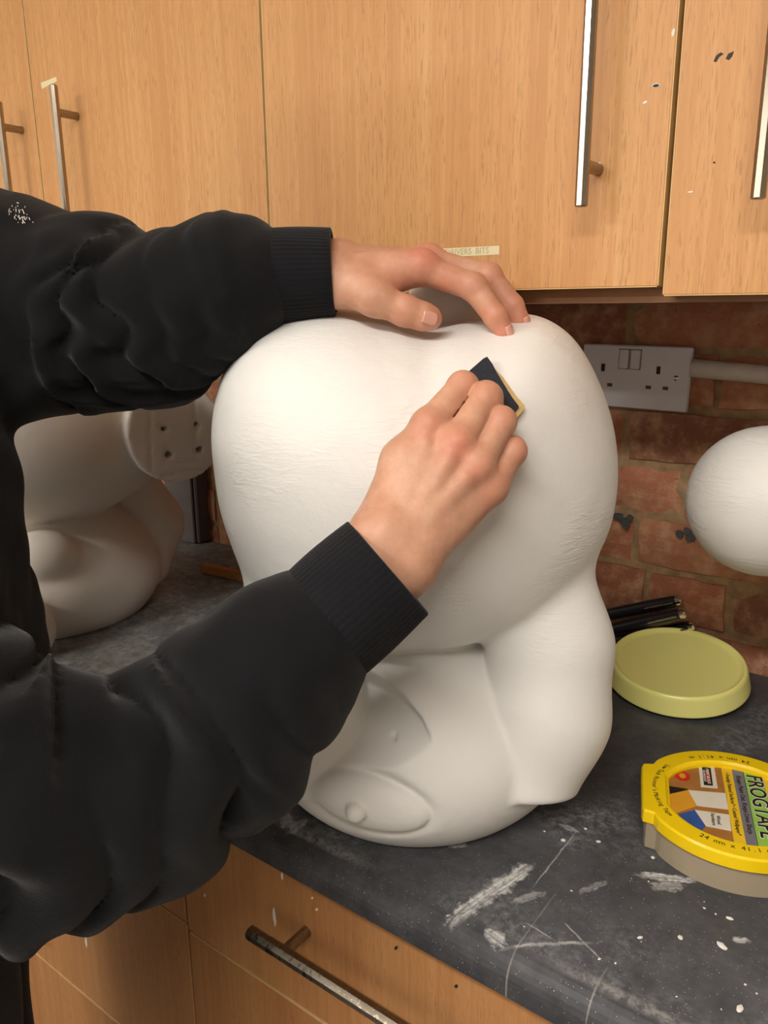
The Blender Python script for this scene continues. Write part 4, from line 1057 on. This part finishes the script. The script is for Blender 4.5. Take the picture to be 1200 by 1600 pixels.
fl_add(Vh, len(Vr)+len(Vl)+len(Vb), HEAD+np.array([.10, 0, -.062]), .018, .6); fl_add(Vl, nl_, T_[2], .013, .7); fl_add(Vl, nl_, T_[4], .012, .55); fl_add(Vl, nl_, PL(612, 450, .07), .022, .75); fl_add(Vl, nl_, (L_['i'][0]+L_['i'][1])/2-np.array([0, 0, .008]), .02, .6)
at = me.attributes.new('flush', 'FLOAT', 'POINT')
nv = len(me.vertices); at.data.foreach_set('value', flush[:nv])
person = add('person', me, M['skin'], origin=PORG, smooth=True)
tag(person, 'person in black hoodie sanding the large sculpture with one hand, steadying it with the other', 'person')

# nails
def nail(c, n_, d_, L, W):
    n_ = n_/np.linalg.norm(n_); d_ = d_-n_*(d_@n_); d_ /= np.linalg.norm(d_); s_ = np.cross(n_, d_); Vn = []; Fn = []; a_, b_ = 7, 8
    for j in range(b_+1):
        for i in range(a_+1):
            x = (i/a_-0.5)*2; y = (j/b_-0.5)*2
            wd = W*(1-0.28*max(0, y)**3 - 0.12*max(0, -y)**2)
            Vn.append(c + s_*x*wd + d_*y*L + n_*(0.0016*(1-x*x)-0.0010))
    for j in range(b_):
        for i in range(a_): Fn.append((j*(a_+1)+i, j*(a_+1)+i+1, (j+1)*(a_+1)+i+1, (j+1)*(a_+1)+i))
    me = pyd('nail', [fr_l(np.asarray(v_)) for v_ in Vn], Fn); bm = bmesh.new(); bm.from_mesh(me)
    r_ = bmesh.ops.solidify(bm, geom=list(bm.faces), thickness=0.0006); return from_bm(bm, 'nail')
def nail_at(px, py, d_, L, W):
    p, dl = lh.hit(px, py)
    if p is None: return
    add('fingernail', nail(p+lh.normal(p)*0.0006, lh.normal(p), d_, L, W), M['nail'], person, smooth=True)
nail_at(672, 497, T_[4]-T_[2], .0070, .0056)
nail_at(797, 517, L_['i'][3]-L_['i'][2], .0050, .0040); nail_at(824, 503, L_['m'][3]-L_['m'][2], .0050, .0038)

# ---- hoodie --------------------------------------------------------------
ho = Field((-.72, -.16, -.06), (.02, .46, .62), 0.0034)
tor = ho.twin()
x, y, z = ho.full()
def sq(c, r, p):
    return ((np.abs((x-c[0])/r[0])**p+np.abs((y-c[1])/r[1])**p+np.abs((z-c[2])/r[2])**p)**(1/p)-1)*min(r)
tor.F = sq((-.520, .165, .20), (.150, .215, .33), 3.0).astype(np.float32)
tor.cone(SHL+np.array([-.03, .02, -.02]), SHR+np.array([-.03, -.02, -.02]), .085, .085, .05)
tor.F = tor.F + 0.006*wave(x, y*1.2, z*0.6, 34).astype(np.float32)
# hood collar behind the neck
tor.cone(np.array([-.61, .08, .53]), np.array([-.61, .23, .53]), .055, .055, .04)
sl = ho.twin()
LS = [(395, 437, .060, .040), (374, 440, .060, .055), (330, 458, .054, .061), (290, 478, .046, .064), (235, 512, .036, .069), (192, 510, .025, .071), (152, 491, .015, .086), (90, 496, .004, .090), (40, 488, -.006, .100), (-40, 470, -.02, .108)]
sl.chain([PL(a_, b_, c_) for a_, b_, c_, _ in LS], [r_ for *_, r_ in LS], .008)
RS = [(490, 988, .262, .0435), (455, 1016, .265, .0545), (402, 1075, .274, .060), (345, 1138, .286, .061), (230, 1216, .306, .069), (92, 1252, .328, .0765), (-60, 1258, .346, .078)]
rs_ = ho.twin(); pts = [PL(a_, b_, c_) for a_, b_, c_, _ in RS]
rs_.chain(pts, [r_ for *_, r_ in RS], .014); rs_.cone(pts[-1], SHR, .083, .088, .03)
# folds: creases that run around the sleeve, displaced along the cloth
def sleeve_s(fl, P_):
    xx, yy, zz = fl.full(); best = np.full(tuple(fl.n), 9.0, np.float32); S_ = np.zeros(tuple(fl.n), np.float32); acc_ = 0.0
    for i in range(len(P_)-1):
        a_, b_ = P_[i], P_[i+1]; d_ = b_-a_; L_2 = d_@d_
        t_ = np.clip(((xx-a_[0])*d_[0]+(yy-a_[1])*d_[1]+(zz-a_[2])*d_[2])/L_2, 0, 1)
        q_ = ((xx-a_[0]-t_*d_[0])**2+(yy-a_[1]-t_*d_[1])**2+(zz-a_[2]-t_*d_[2])**2).astype(np.float32)
        m_ = q_ < best; best = np.where(m_, q_, best); S_ = np.where(m_, (acc_+t_*math.sqrt(L_2)).astype(np.float32), S_); acc_ += math.sqrt(L_2)
    return S_
def ridged(ph): return 1.0-np.abs(np.sin(ph))**0.75*2.0          # sharp valleys, round crests when negated
xx, yy, zz = ho.full()
Sl = sleeve_s(ho, [PL(a_, b_, c_) for a_, b_, c_, _ in LS])
warp = 0.55*np.sin(zz*34+yy*19+0.7)+0.40*np.sin(zz*63-yy*41+Sl*22)+0.25*np.sin(zz*120+yy*90)
bunch = 0.0078*np.exp(-((Sl-.128)/.040)**2)+0.0016*np.exp(-((Sl-.05)/.05)**2)
sl.F = sl.F + (bunch*ridged(Sl*math.pi/.034+warp*1.9)).astype(np.float32)
sl.F = sl.F + (0.0035*wave(xx*0.8, yy, zz*0.8, 30)*np.clip(Sl/.1, 0, 1)).astype(np.float32)
sl.F = sl.F - (0.0035*np.exp(-((Sl-.016)/.008)**2)).astype(np.float32)
Sr = sleeve_s(ho, pts+[SHR])
warp = 0.6*np.sin(yy*26+zz*18+1.1)+0.5*np.sin(xx*31-zz*27+0.4)+0.3*np.sin(zz*66+xx*40)
bunch = 0.0050*np.exp(-((Sr-.105)/.030)**2)+0.0062*np.exp(-((Sr-.27)/.08)**2)+.0030*np.clip(Sr/.06, 0, 1)
rs_.F = rs_.F + (bunch*ridged(Sr*math.pi/.052+warp*1.7)).astype(np.float32)
rs_.F = rs_.F + (0.0045*wave(xx, yy, zz, 26)*np.clip((Sr-.05)/.08, 0, 1)).astype(np.float32)
rs_.F = rs_.F - (0.0065*np.exp(-((Sr-.088)/.011)**2)*np.clip((zz-.12)/.06, 0, 1)).astype(np.float32)
tor.merge(sl, .03); ho.F = tor.F; ho.merge(rs_, .012)
ho.F = ho.F + 0.0022*wave(x, y, z, 75).astype(np.float32)
# neck opening and hem
ho.cone(np.array([-.55, .155, .50]), np.array([-.55, .155, .70]), .062, .075, .01, 'sub')
ho.half((0, 0, -1), .035, .01)
V, Q = ho.mesh(2)
hood = add('hoodie', local_mesh('hoodie', [(V, Q)]), M['hoodie'], person, smooth=True)
# ribbed cuffs
def cuff(a, b, ra, rb, n=180, flat_=None):
    a = np.asarray(a, float); b = np.asarray(b, float); e1, e2, d_ = frame_of(b-a); L = np.linalg.norm(b-a); Vc = []; Fc = []; rings_ = []
    prof = [(t_, ra+(rb-ra)*t_+0.0018*math.sin(math.pi*t_), 1.0) for t_ in np.linspace(0, 1, 9)]
    prof += [(1.012, rb-0.0010, .5), (1.016, rb-0.0026, .2), (1.008, rb-0.0042, .2), (0.9, rb-0.0050, .2), (0.55, rb-0.0052, .2)]
    for t_, r_, am_ in prof:
        for k in range(n):
            th_ = 2*math.pi*k/n; rr2 = r_ + am_*(0.00055*(1 if k % 3 == 0 else -0.4)) + 0.0010*math.sin(3*th_+t_*2)
            Vc.append(a+d_*L*t_+rr2*(math.cos(th_)*e1+math.sin(th_)*e2))
    for j in range(len(prof)-1):
        for k in range(n): Fc.append((j*n+k, j*n+(k+1) % n, (j+1)*n+(k+1) % n, (j+1)*n+k))
    me = pyd('cuff', [fr_l(np.asarray(v_)) for v_ in Vc], Fc); bm = bmesh.new(); bm.from_mesh(me); return from_bm(bm, 'cuff')
add('cuff', cuff(PL(388, 434, .0605), PL(520, 428, .0605), .0400, .0375), M['rib'], hood, smooth=True)
add('cuff', cuff(PL(480, 1000, .262), PL(607, 889, .247), .0440, .0432), M['rib'], hood, smooth=True)
# plaster dust on the shoulder
bm = bmesh.new(); rf = random.Random(11)
for k in range(46):
    a_ = rf.uniform(0, 1); x_, y_ = 22+a_*16+rf.gauss(0, 7), 322+a_*26+rf.gauss(0, 5)
    p, dl = ho.hit(x_, y_)
    if p is None: continue
    bmesh.ops.create_icosphere(bm, subdivisions=1, radius=1.0, matrix=Matrix.Translation(Vector(fr_l(p-dl*.0004)))@Matrix.Rotation(rf.uniform(0, 3), 4, 'Y')@Matrix.Diagonal((rf.uniform(.0004, .0028), .0004, rf.uniform(.0003, .0006), 1)))
o = add('plaster_dust', from_bm(bm, 'dust'), M['paint_white'], hood); o['kind'] = 'stuff'

# ---- trousers, shoes, hair ---------------------------------------------
tr = Field((-.75, -.12, -.92), (-.28, .46, .10), 0.008)
tr.ell(np.array([-.54, .16, .02]), (.125, .185, .13), .04)
for lgp in LEGS: tr.chain([lgp[0], lgp[1], lgp[2]+np.array([0, 0, -.03])], [.102, .082, .074], .03)
x, y, z = tr.full(); tr.F = tr.F + 0.004*wave(x, y, z*0.7, 40).astype(np.float32)
tr.half((0, 0, 1), .06); tr.half((0, 0, -1), .872)
V, Q = tr.mesh(2); add('trousers', local_mesh('trousers', [(V, Q)]), M['trouser'], person, smooth=True)
for lgp in LEGS:
    a_ = lgp[2]; sh = Field(a_+np.array([-.10, -.07, -.075]), a_+np.array([.22, .07, .06]), 0.005)
    sh.cone(a_+np.array([-.02, 0, -.03]), a_+np.array([.15, 0, -.045]), .045, .036, .0); sh.cone(a_, a_+np.array([.02, 0, -.03]), .046, .05, .02); sh.half((0, 0, -1), ZC-0.001)
    V, Q = sh.mesh(2); add('shoe', local_mesh('shoe', [(V, Q)]), M['shoe'], person, smooth=True)
hr = Field(HEAD-np.array([.14, .12, .12]), HEAD+np.array([.14, .12, .17]), 0.005)
hr.ell(HEAD+np.array([-.010, 0, .032]), (.106, .090, .104), 0); hr.cone(HEAD+np.array([.10, -.06, -.02]), HEAD+np.array([.10, .06, -.02]), .062, .062, .01, 'sub'); hr.half((.35, 0, -1.0), -(HEAD[2]-.055)+.35*HEAD[0], .01)
x, y, z = hr.full(); hr.F = hr.F + 0.003*wave(x, y, z, 120).astype(np.float32)
V, Q = hr.mesh(1)
for s_ in (-1, 1):
    add('eyebrow', tube_me([fr_l(HEAD+np.array([.0965-.010*abs(k_)/3*(k_/3), s_*(.031+.0055*k_), .0285+.0012*(1-(k_/3)**2)])) for k_ in (-3, -1.5, 0, 1.5, 3)], [.0012, .0026, .0030, .0024, .001], 8), M['hair'], person, smooth=True)
    add('iris', lathe_me([(0, .0006), (.0035, .0004), (.0052, -.0006)], fr_l(HEAD+np.array([.0918, s_*.031, .006])), UA, 16), M['hair'], person, smooth=True)
add('hair', local_mesh('hair', [(V, Q)]), M['hair'], person, smooth=True)
